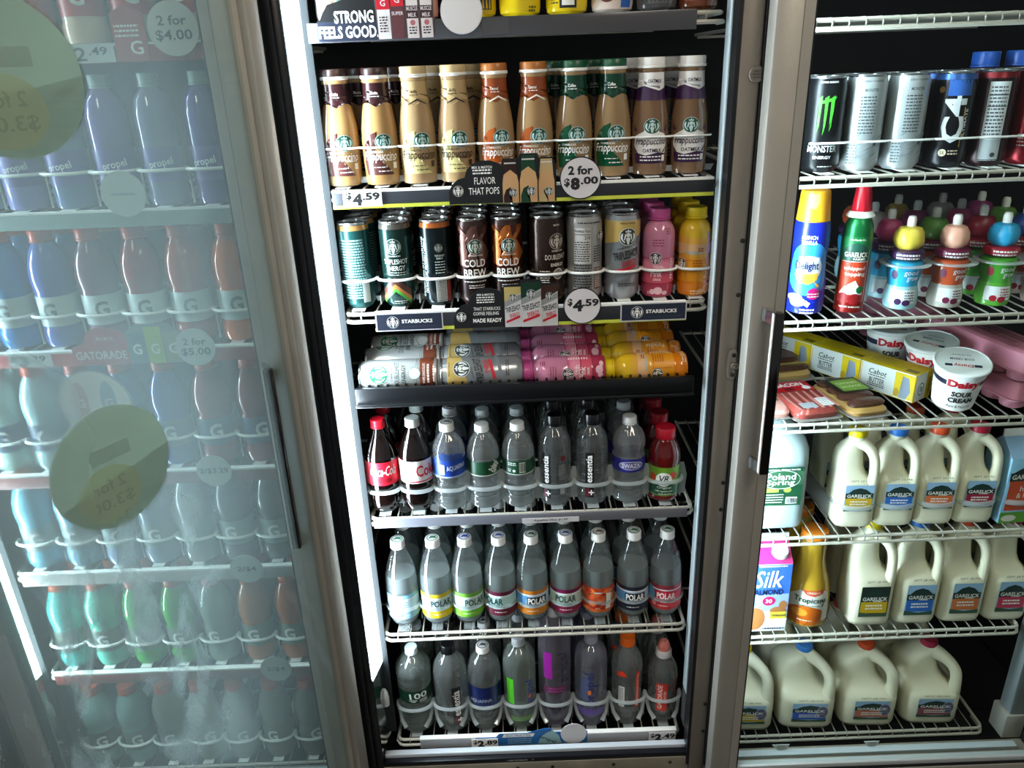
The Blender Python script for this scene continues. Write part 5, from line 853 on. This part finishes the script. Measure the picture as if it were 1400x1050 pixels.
def tub(label, loc, rz):
    t = thing('sour_cream_tub', label, 'tub', loc, rz, 'sour cream tubs'); MB().lathe(TB, 36).build('tub', WHITE, t); l = MB().lathe([(.0495, .0885), (.0515, .091), (.0515, .096), (.049, .0975), (.0485, .0955), (.001, .0955)], 40, cap=False).build('lid', P('d4dad8', .35), t); MB().lathe([(.0480, .0908), (.0480, .0912)], 24).build('lid_seal', WHITE, t)
    decal('lid_print', [text('Daisy', 0, -.012, .034, .012, 1, rot=PI), rect(-.032, -.017, -.019, -.009, 0), rect(.019, -.017, .032, -.009, 0), text('SOUR CREAM', 0, .008, .042, .007, 0, rot=PI), text('Pure & Natural', 0, .022, .032, .005, 0, rot=PI, bold=0)], [P('1c2036'), P('b8202c')], onplane((0, 0, .0956), (1, 0, 0), (0, 1, 0)), l)
    s = onlathe(TB, .042); lb = decal('label', [rect(-PI*.042+.0001, .064, PI*.042-.0001, .076, 0), rect(-.026, .056, .030, .084, 1)], [P('1c2036'), P('eceeec')], s, t); decal('lettering', [text('Daisy', .003, .070, .054, .023, bold=.05)], [P('b8202c')], s, lb, off=.001); decal('lettering', [text('SOUR', .004, .047, .036, .013, bold=.04), text('CREAM', .004, .031, .044, .013, bold=.04), text('Pure & Natural', .004, .015, .044, .007, bold=0)], [INK], s, lb, off=.001); return t
for i, (x, y, r) in enumerate(((.886, .056, -.35), (.894, .166, -.9), (.850, .270, -.35))): 
    tb = tub('white sour cream tub on the butter shelf, %s from the front' % ORD[i], (x, y, Z4+(.0098, .0065, 0)[i]), r); tb.rotation_euler = ((.26, .17, 0)[i], 0, r)
PNK = mat('pink_foam', 'c07a8c', .45, var=.05, bump=.15, bscale=300)
def eggs(label, loc, rz):
    t = thing('egg_carton', label, 'egg carton', loc, rz, 'pink egg cartons'); w, d = .105, .300
    for i in range(2):
        for j in range(6): MB().lathe([(.015, 0), (.0215, .004), (.0240, .018), (.0243, .0205)], 20).build('egg_cup', PNK, t, (-.025+.050*i, -.120+.048*j, 0))
    MB().loft([(.0208, w/2, d/2, 12, 0, 0), (.0238, w/2, d/2, 12, 0, 0)], seg=48).build('flange', PNK, t); MB().loft([(.0240, w/2-.002, d/2-.002, 10, 0, 0), (.030, w/2-.004, d/2-.004, 9, 0, 0), (.056, w/2-.011, d/2-.011, 8, 0, 0), (.0595, w/2-.016, d/2-.016, 7, 0, 0)], seg=48).build('lid', PNK, t)
    for y in (-.07, .05): MB().lathe([(.004, 0), (.003, .003), (.001, .004)], 12).build('latch_stud', PNK, t, (-.0455, y, .040))
    decal('print', [lines(-.12, .09, .020, 2, .012, .005, 0), text('LARGE EGGS', .03, -.008, .10, .012, 0), lines(-.10, .10, -.024, 2, .008, .003, 0)], [P('6a3a4a')], onplane((0, 0, .0596), (0, -1, 0), (1, 0, 0)), t); return t
for i in range(4): eggs('pink foam egg carton, %s of the %s stack' % ('bottom' if i % 2 == 0 else 'top', 'front' if i < 2 else 'rear'), ([1.003, 1.000, .94, .945][i], [.165, .160, .47, .47][i], Z4+(i % 2)*.0602), [.17, .19, .22, .20][i])
# ---- jugs and cartons
MILK = mat('milk_jug', 'e3dfc4', .3, var=.03, vscale=6, bump=.05, bscale=30, coat=.15); 
JM = mat('spring_water_jug', 'd3e8ea', .22, trans=.35, ior=1.2, coat=.2)
def jug(name, h, w, m, capm, capr=.019, big=False, fl=1):
    t = thing(name); u = w; b = MB(); nx, ny = (-.10*u, .06*u)
    b.loft([(0, u*.86, u*.86, 5, 0, 0), (.004, u*.95, u*.95, 5, 0, 0), (.014, u, u, 5, 0, 0), (h*.40, u, u, 5, 0, 0), (h*.46, u*.985, u*.985, 4.5, -.01*u, .01*u), (h*.50, u*.88, u*.88, 4, -.12*u, .11*u), (h*.55, u*.76, u*.76, 3.6, -.24*u, .22*u), (h*.62, u*.70, u*.70, 3.2, -.30*u, .27*u), (h*.70, u*.67, u*.67, 3.0, -.31*u, .28*u), (h*.77, u*.60, u*.60, 2.7, -.27*u, .24*u), (h*.83, u*.50, u*.50, 2.4, -.18*u, .15*u), (h*.885, u*.38, u*.38, 2.1, -.07*u, .06*u), (h*.905, capr*.92, capr*.92, 2, -.05*u, .04*u), (h*.93, capr*.92, capr*.92, 2, -.05*u, .04*u)], seg=40)
    if fl < 0: b.v = [(-x, -y, z) for x, y, z in b.v]
    b.build('body', m, t, ang=60); k = .0105 if not big else .0135
    hp = [(.02*u, -.03*u, h*.855), (.26*u, -.27*u, h*.850), (.50*u, -.51*u, h*.805), (.65*u, -.66*u, h*.73), (.70*u, -.71*u, h*.64), (.71*u, -.72*u, h*.54), (.69*u, -.70*u, h*.455), (.60*u, -.61*u, h*.39)]
    hp = [(fl*a, fl*b_, c_) for a, b_, c_ in hp]
    # smooth the handle path
    pts = []
    for i in range(len(hp)-1):
        p0, p1, p2, p3 = [Vector(hp[max(0, min(len(hp)-1, i+q))]) for q in (-1, 0, 1, 2)]
        for f in (0, .33, .66): pts.append(.5*((2*p1)+(p2-p0)*f+(2*p0-5*p1+4*p2-p3)*f*f+(3*p1-p0-3*p2+p3)*f**3))
    pts.append(Vector(hp[-1])); n = len(pts); MB().tube(pts, [k*(.95+.75*abs(2*i/(n-1)-1)**3) for i in range(n)], 12).build('handle', m, t, ang=60)
    c = MB().lathe([(capr, h*.932), (capr, h*.985), (capr*.9, h), (capr*.05, h)], 44, mod=lambda a, z: 1-.03*(int(round(a/(2*PI/44))) % 2) if z < h*.99 else 1, c=(-.05*u*fl, .04*u*fl, 0)).build('cap', capm, t); return t
def milklab(t, u, z0, w, h, col, y=None, style=0):
    f = onplane((.02*u, -u, 0), (1, 0, 0), (0, 0, 1)); x0, x1 = -w/2, w/2
    lb = decal('label', [rect(x0, z0, x1, z0+h, 0), rect(x0+.002, z0+.12*h, x1-.002, z0+h*.50, 1), rect(x0+.001, z0+h*.50, x1-.001, z0+h*.70, 2), poly([(x0*.8, z0+h*.70), (x0*.45, z0+h*.84), (0, z0+h*.90), (x1*.45, z0+h*.84), (x1*.8, z0+h*.70)], 2), poly([(x0, z0), (x1, z0), (x1, z0+.14*h), (0, z0+.08*h), (x0, z0+.16*h)], 3)], [P('8fb2d0') if not style else P('1c2a26'), P(col), P('20342e'), P('3a5240')], f, t, off=.0012)
    decal('lettering', [text('GARELICK', 0, z0+h*.60, w*.86, h*.12), text('FARMS', .1*w, z0+h*.525, w*.3, h*.05), lines(-w*.3, w*.3, z0+h*.36, 2, h*.10, h*.05, 0)], [P('ecece4')], f, lb, off=.0022); decal('date_print', [text('SEPT 28 MA', .0, z0+h*1.16, w*.72, h*.07, bold=0)], [P('6a6a62')], f, lb, off=.0012)
MC = [('dcc41a', 'c8a41c', 'yellow'), ('2f72c8', '2a66b8', 'blue'), ('d8502a', 'd06a34', 'orange'), ('a81a34', '9a2440', 'red')]
for c, (cp, lc, nm) in enumerate(MC):
    p = jug('milk_jug', .214, .0415, MILK, P(cp, .35)); milklab(p, .0415, .042, .058, .062, lc)
    place(p, 'milk_jug', 'small milk jug with %s cap' % nm, 'jug', 'small milk jugs', 'small milk jug shelf', [(.712+c*.084, .062+r*.10, ZR[4]+.0002, -.06, r, c) for r in range(2)])
GE = thing('bottle_glide', 'clear glide rack holding the small milk jugs', 'bottle rack', (0, 0, 0))
for c in range(5): x = .712+c*.084; MB().tube([(x+.041*math.cos(PI-PI*q/12), .058-.046*math.sin(PI*q/12)**.6, ZR[4]+.052) for q in range(13)], .0038, 6, flat=1.6).build('loop', FROST, GE); MB().box(x-.0425, .062, ZR[4]+.0004, x-.0415, .46, ZR[4]+.05).build('runner', FROST, GE)
p = jug('water_jug', .262, .062, JM, P('c8d8dc', .4), .018, True, -1)
f = onplane((0, -.062, 0), (1, 0, 0), (0, 0, 1)); lb = decal('label', [rect(-.052, .062, .044, .152, 0), poly([(-.052, .100), (.044, .112), (.044, .142), (-.052, .142)], 1), rect(-.05, .094, -.004, .104, 2), rect(.012, .066, .036, .082, 3), ell(.014, .099, .008, .006, 2)], [P('1a4a30'), P('3a6a4a'), P('9ab04a'), P('d8dcd8')], f, p, off=.0014); decal('lettering', [ell(-.002, .124, .040, .022, 1, 28), ell(-.002, .124, .0385, .0205, 2, 28), text('Poland', -.002, .131, .060, .015, 0), text('Spring', -.002, .116, .058, .016, 0), text('100% NATURAL SPRING WATER', -.004, .147, .08, .004, 0), lines(-.046, .006, .088, 4, .006, .002, 0)], [WHITE, P('c8d4cc'), P('2a5a3c')], f, lb, off=.0026); decal('bar_code', [bars(.014, .068, .034, .080)], [INK], f, lb, off=.0026)
p.location = (.546, .085, ZR[4]+.0002); p.rotation_euler = (0, 0, PI*.0); tag(p, 'bluish spring water gallon jug with green label', 'jug')
dup(p, (.548, .235, ZR[4]+.0002), (0, 0, .5), 'bluish water gallon jug behind the front gallon jug')
def carton(label, loc, rz, w, d, h, body, gable, shapes, mats, capm, capx=.0):
    t = thing('drink_carton', label, 'carton', loc, rz); MB().box(-w/2, -d/2, 0, w/2, d/2, h, 0, .001).build('box', body, t)
    MB().add([(-w/2, -d/2, h+.0002), (w/2, -d/2, h+.0002), (w/2, d/2, h+.0002), (-w/2, d/2, h+.0002), (-w/2, -.003, h+d*.42), (w/2, -.003, h+d*.42), (w/2, .003, h+d*.42), (-w/2, .003, h+d*.42)], [(0, 1, 5, 4), (2, 3, 7, 6), (1, 2, 6, 5), (3, 0, 4, 7), (4, 5, 6, 7), (3, 2, 1, 0)]).build('gable', gable, t, ang=10)
    MB().box(-w/2, -.0022, h+d*.42+.0002, w/2, .0022, h+d*.42+.016).build('top_seal', WHITE, t)
    n = Vector((0, -d*.42, d/2)).normalized(); cp = MB().lathe([(.0175, 0), (.0175, .003), (.0155, .003), (.0150, .014), (.0135, .016), (.001, .016)], 32, mod=None).build('cap', capm, t); cp.location = (capx, -d*.27, h+d*.21); cp.rotation_euler = Vector((0, 0, 1)).rotation_difference(n).to_euler()
    lb = decal('front_panel', shapes, mats, front(-d/2), t); return t
carton('blue almond milk carton with pink gable on the juice shelf', (.546, .055, ZR[5]+.0002), .0, .084, .084, .178, P('cdd4e6'), P('d4348a'),
       [rect(-.0415, .10, .0415, .176, 0), rect(-.0415, .055, .0415, .10, 1), rect(-.0415, .0, .0415, .05, 2), ell(-.028, .034, .022, .030, 3), ell(.020, .056, .018, .010, 3), ell(.030, .070, .009, .012, 3), ell(-.002, .082, .014, .012, 4), rect(.004, .034, .039, .052, 5), text('Silk', -.006, .140, .062, .044, 6, shear=.2, bold=.01), text('ALMOND', -.004, .106, .064, .015, 7, bold=.03), text('30', -.002, .082, .014, .010, 6), text('STRONG BONES', .023, .043, .034, .006, 7), lines(-.03, .03, .172, 1, .004, .003, 6), lines(-.01, .04, .006, 1, .004, .004, 7)],
       [P('3a6ac8'), P('8fa6e0'), P('e4e4e6'), P('a06a3c'), P('b81a5a'), P('d8c43a'), WHITE, P('1c2a4a')], P('eceeee'), .018)
for i in range(2): carton('pale blue half and half carton with orange panel, %s from left' % ORD[i], (1.050+i*.086, .06, ZR[4]+.0002), .05, .080, .080, .152, P('86b6d0'), P('8fb2d0'),
       [rect(-.034, .030, .034, .100, 0), rect(-.036, .100, .036, .120, 1), poly([(-.030, .120), (-.014, .130), (0, .134), (.014, .130), (.030, .120)], 1), rect(-.04, .0, .04, .026, 3), text('GARELICK', .0, .110, .064, .011, 2), text('half', .004, .082, .026, .012, 2, bold=0), text('& half', .004, .066, .036, .012, 2, bold=0), ell(.024, .036, .012, .010, 3), ell(-.02, .012, .016, .008, 4)], [P('c8502e'), P('20342e'), P('ecece4'), P('5a9a34'), P('d8d8cc')], P('d8dede'), .012)
TR = [(.032, 0), (.0455, .003), (.0490, .012), (.0492, .045), (.0470, .080), (.0410, .110), (.0320, .140), (.0280, .165), (.0275, .185), (.0290, .200), (.0290, .212)]
t = thing('juice_carafe', 'orange juice carafe with white label on the juice shelf', 'bottle', (.648, .062, ZR[5]+.0002), -.3); MB().lathe(TR, 40).build('body', mat('orange_juice', 'b8922a', .08, coat=.4, var=.1, vscale=20), t); capped(t, .0285, .216, .232, P('d87a1e', .35)); s = onlathe(TR, .0445)
lb = decal('label', [poly([(-.050, .020), (.046, .020), (.046, .090), (.030, .098), (.006, .094), (-.020, .096), (-.040, .080), (-.050, .055)], 0), poly([(-.016, .098), (.036, .100), (.030, .090), (.010, .085), (-.006, .088)], 2), ell(-.004, .034, .040, .026, 1), ell(-.016, .042, .016, .010, 3), rect(.030, .02, .046, .06, 0)], [P('dcdcd2'), P('b85a14'), P('c84a2a'), P('d88a2a')], s, t); decal('lettering', [text('Tropicana', .004, .074, .066, .017, 0, bold=.02), text('PURE PREMIUM', .002, .062, .040, .003, 0), poly([(.026, .058), (.030, .060), (.034, .072), (.028, .064)], 0)], [P('1a3a2a')], s, lb, off=.0016); decal('lettering', [text('ORIGINAL', .010, .094, .030, .005, 0), lines(-.018, .010, .022, 1, .004, .002, 0)], [P('f0d8c0')], s, lb, off=.0016)
dup(t, (.655, .165, ZR[5]+.0002), (0, 0, .6), 'orange juice carafe behind the front carafe')
for c, (cp, lc, nm) in enumerate([('d8c41a', 'c8a41c', 'yellow'), ('2f72c8', '2a66b8', 'blue'), ('d8502a', 'c8703a', 'orange'), ('b81a44', 'c03a58', 'pink')]):
    p = jug('milk_jug', .250, .0475, MILK, P(cp, .35), .019); milklab(p, .0475, .028, .062, .080, lc, style=1 if c == 0 else 0)
    place(p, 'milk_jug', 'large milk jug with %s label' % nm, 'jug', 'half gallon milk jugs', 'juice and milk shelf', [(.778+c*.101, .062+r*.11, ZR[5]+.0002, -.02, r, c) for r in range(2)])
for c, (cp, lc, nm, x) in enumerate([('e0c41a', 'c8a41c', 'yellow', .540), ('3f86d8', '3a5ab0', 'blue', .688), ('d8502a', 'b86a50', 'orange', .838), ('b82a48', '8a4a50', 'red', .990)]):
    p = jug('milk_jug', .205, .068, MILK, P(cp, .35), .0195, True); milklab(p, .068, .028, .082, .056, lc)
    f = onplane((.02*.068, -.068, 0), (1, 0, 0), (0, 0, 1)); decal('side_seal', [ell(.030, .058, .014, .018, 0), ell(.030, .058, .012, .016, 1), lines(.022, .038, .062, 3, .006, .002, 0)], [P('9a96a8'), P('5a566a')], f, p, off=.0016)
    place(p, 'milk_jug', 'gallon milk jug with %s cap' % nm, 'jug', 'gallon milk jugs', 'right bottom shelf', [(x, .112+r*.15, ZR[6]+.0002, -.05, r, c) for r in range(2 if c else 1)])
# torn shelf tags stuck inside the right door
for i, (x, w) in enumerate(((.590, .040), (.800, .036))): card('torn_tag', 'torn white tag on the sill of the right cooler, %s one' % ('left' if i == 0 else 'right'), 'tag', x, -.040, .1285, [(-w/2, .018), (w/2, .018), (w*.4, .004), (w*.1, .0), (-w*.2, .002), (-w*.36, .010)], P('c8ccca', .6), [lines(-.008, .012, .012, 3, .004, .002, 0)], [P('5a5e5c')])
# ================================================================== left cooler behind the fogged glass
GB = [(.026, 0), (.034, .003), (.0362, .012), (.0362, .030), (.0340, .036), (.0348, .040), (.0348, .100), (.0340, .106), (.0362, .112), (.0370, .135), (.0345, .155), (.0270, .178), (.0205, .190), (.0190, .194)]
GT = [(.026, 0), (.033, .003), (.0345, .012), (.0345, .150), (.030, .175), (.0190, .190), (.0150, .195)]
def sport(col, capc, labc, k, tall=False):
    pr = GT if tall else GB; t = thing('sports_drink'); MB().lathe(pr, 28).build('body', mat('sport_'+col, col, .08, coat=.4), t); capped(t, .0205 if not tall else .0165, .198, .216, P(capc, .35), 36)
    s = onlathe(pr, .035); lb = decal('label', [rect(-PI*.035+.0001, .042, PI*.035-.0001, .098, 0)], [P(labc)], s, t)
    decal('lettering', [text('G', -.002, .072, .024, .030, bold=.03)] if not tall else [text('propel', .0, .072, .040, .016, rot=.15)], [P('e8e8e8') if labc != 'c9d4d4' else P('5a6a6a')], s, lb, off=.0008); return t
LX = [-1.012, -.926, -.840, -.754, -.668, -.582, -.496, -.432]; LX = [-1.008+.0835*i for i in range(8)]
ROWS = [
 (0, ['c8c8c4', 'a8402c', 'b8a8a8', 'c87a5a', 'd0b8a0', 'b8b8a8', 'c0b0a0', 'a8a8a0'], 'c86a4a', 'b03a34', 'topmost shelf', False),
 (1, ['6ab0c0', '8aa0c8', '7a78b0', '5a6a90', '6a5a98', '6a6a8a', '5a4a8a', '584a80'], 'a8b8b0', '5a4a90', 'second shelf', True),
 (2, ['1a8ac0', '2a7ac0', '4a5aa8', '6a3a50', '8a2a28', 'a8401c', 'd0601a', 'a8c020'], 'd0441e', 'c9d4d4', 'third shelf', False),
 (3, ['b8d8d0', 'a8c8d0', '8aa8c0', '24488a', '163a8a', '8a2020', '7a1c24', '143a7a'], 'd0441e', '3a4a68', 'fourth shelf', False),
 (4, ['7ab8d0', '8ab8d0', '8a9ab8', '8a98b0', '9a9aa0', '5a5a60', '6a6a68', 'a8b0b0'], 'd0582e', '8a9a9a', 'fifth shelf', False),
 (5, ['4ac0b8', '6ac8b0', '3aa83a', '3a9a2a', '7a8a7a', 'b0622a', 'b05a2a', '5a8a80'], 'd0582e', '6a7a6a', 'sixth shelf', False),
 (6, ['8ab0a8', '7aa098', '8a8a80', '8a8a80', '7a7a70', '7a7a70', '70706a', '706e68'], 'd0583a', '6a6a62', 'bottom shelf', False)]
for i, cols, capc, labc, nm, tall in ROWS:
    for c, col in enumerate(cols):
        o = sport(col, capc, labc, c, tall); o.location = (LX[c]+J(), .045, ZL[i]+.0002); o.rotation_euler = (0, 0, .2+J(.3)); tag(o, 'sports drink bottle behind fogged glass, front row, %s from left, %s' % (ORD[c], nm), 'bottle', 'sports drinks behind the fogged glass')
        if i in (2, 3, 5): dup(o, (LX[c]+J(), .124, ZL[i]+.0002), (0, 0, J(1)), 'sports drink bottle behind fogged glass, second row, %s from left, %s' % (ORD[c], nm))
    if i: glide(LX, ZL[i], 'scalloped glide rack behind the fogged glass on the %s' % nm, .062, .030, .0032, m=WIREW, runners=False)
for i, z, m, txt in ((0, 1.672, P('9a2a28'), 'red'), (2, 1.160, P('a82c2c'), 'red'), (3, .905, P('8a3a38'), 'dull red'), (4, .672, P('b0a8a4'), 'pale'), (5, .405, P('7a3a34'), 'dark red'), (1, 1.412, P('8a9a98'), 'grey')):
    r = price_rail(-1.04, -.41, z-.028, z-.003, -.012, '%s price rail behind the fogged glass on the %s' % (txt, NL[i] if i not in (1,) else 'second shelf'), m=m, ledge=True)
def lsign(name, label, x, z, pts, m, sh, ms, dy=0.): return card(name, label, 'sign', x, -.0145-dy, z, pts, m, sh, ms)
lsign('price_ticket', 'white ticket reading $3.29 behind the fogged glass', -.885, 1.134, R_(.080, .026), P('c8cccc'), [text('$', -.030, .017, .008, .011), text('3', -.014, .012, .018, .019), text('.29', .014, .016, .030, .012)], [INK])
lsign('shelf_sign', 'red sign reading GATORADE behind the fogged glass', -.752, 1.134, [(-.052, 0), (.052, 0), (.052, .05), (.04, .066), (.0, .072), (-.02, .062), (-.03, .04), (-.052, .034)], P('a82430'), [text('GATORADE', 0, .018, .094, .016, 0), text('MIX & MATCH', .012, .050, .03, .006, 0)], [P('e4dcd8')])
lsign('shelf_sign', 'printed cutout of three sports bottles behind the fogged glass', -.650, 1.134, [(-.05, 0), (.05, 0), (.05, .06), (.03, .076), (-.03, .076), (-.05, .06)], P('6a7a7a'), [rect(-.048, 0, -.018, .06, 0), rect(-.015, 0, .015, .07, 1), rect(.018, 0, .048, .06, 2), text('G', -.033, .028, .016, .02, 3), text('G', 0, .028, .016, .02, 3), text('G', .033, .028, .016, .02, 3)], [P('3a6a7a'), P('9ab02a'), P('8a8a72'), WHITE], .002)
lsign('price_disc', 'round white sign reading 2 for $5.00 behind the fogged glass', -.577, 1.162, circ(.036), P('c9cccc'), [text('2 for', 0, .011, .042, .013), text('$5.00', 0, -.009, .054, .016)], [INK], .003)
lsign('price_ticket', 'white ticket reading $2.49 behind the fogged glass near the top', -.650, 1.645, R_(.080, .028), P('c8cccc'), [text('$', -.030, .018, .008, .011), text('2', -.014, .013, .018, .020), text('.49', .014, .017, .030, .012)], [INK])
lsign('shelf_sign', 'red sign behind the fogged glass near the top', -.585, 1.645, [(-.022, 0), (.03, 0), (.03, .07), (.0, .08), (-.022, .07)], P('a84a44'), [text('G', .012, .02, .02, .02, 0), lines(-.018, .02, .05, 3, .007, .003, 0)], [WHITE])
lsign('price_disc', 'round white sign near the top behind the fogged glass', -.510, 1.690, circ(.040), P('c9c4bc'), [text('2 for', 0, .012, .046, .014), text('$4.00', 0, -.010, .058, .017)], [INK], .003)
lsign('price_disc', 'round white sign behind the fogged glass, fourth shelf', -.590, .905, circ(.034), P('b4b6b4'), [text('2/$3.29', 0, 0, .056, .013)], [INK], .003)
lsign('price_disc', 'round white sign behind the fogged glass, fifth shelf', -.565, .672, circ(.034), P('b4b6b4'), [text('2/$4', 0, 0, .04, .013)], [INK], .003)
lsign('price_disc', 'round white sign behind the fogged glass, sixth shelf', -.545, .405, circ(.034), P('a4a6a4'), [text('2/$4', 0, 0, .04, .013)], [INK], .003)
lsign('price_disc', 'oval blank white sign behind the fogged glass, second shelf', -.645, 1.440, circ(.038), P('b4b8b4'), [rect(-.02, -.002, .02, .002)], [P('9a9e9a')], .003)
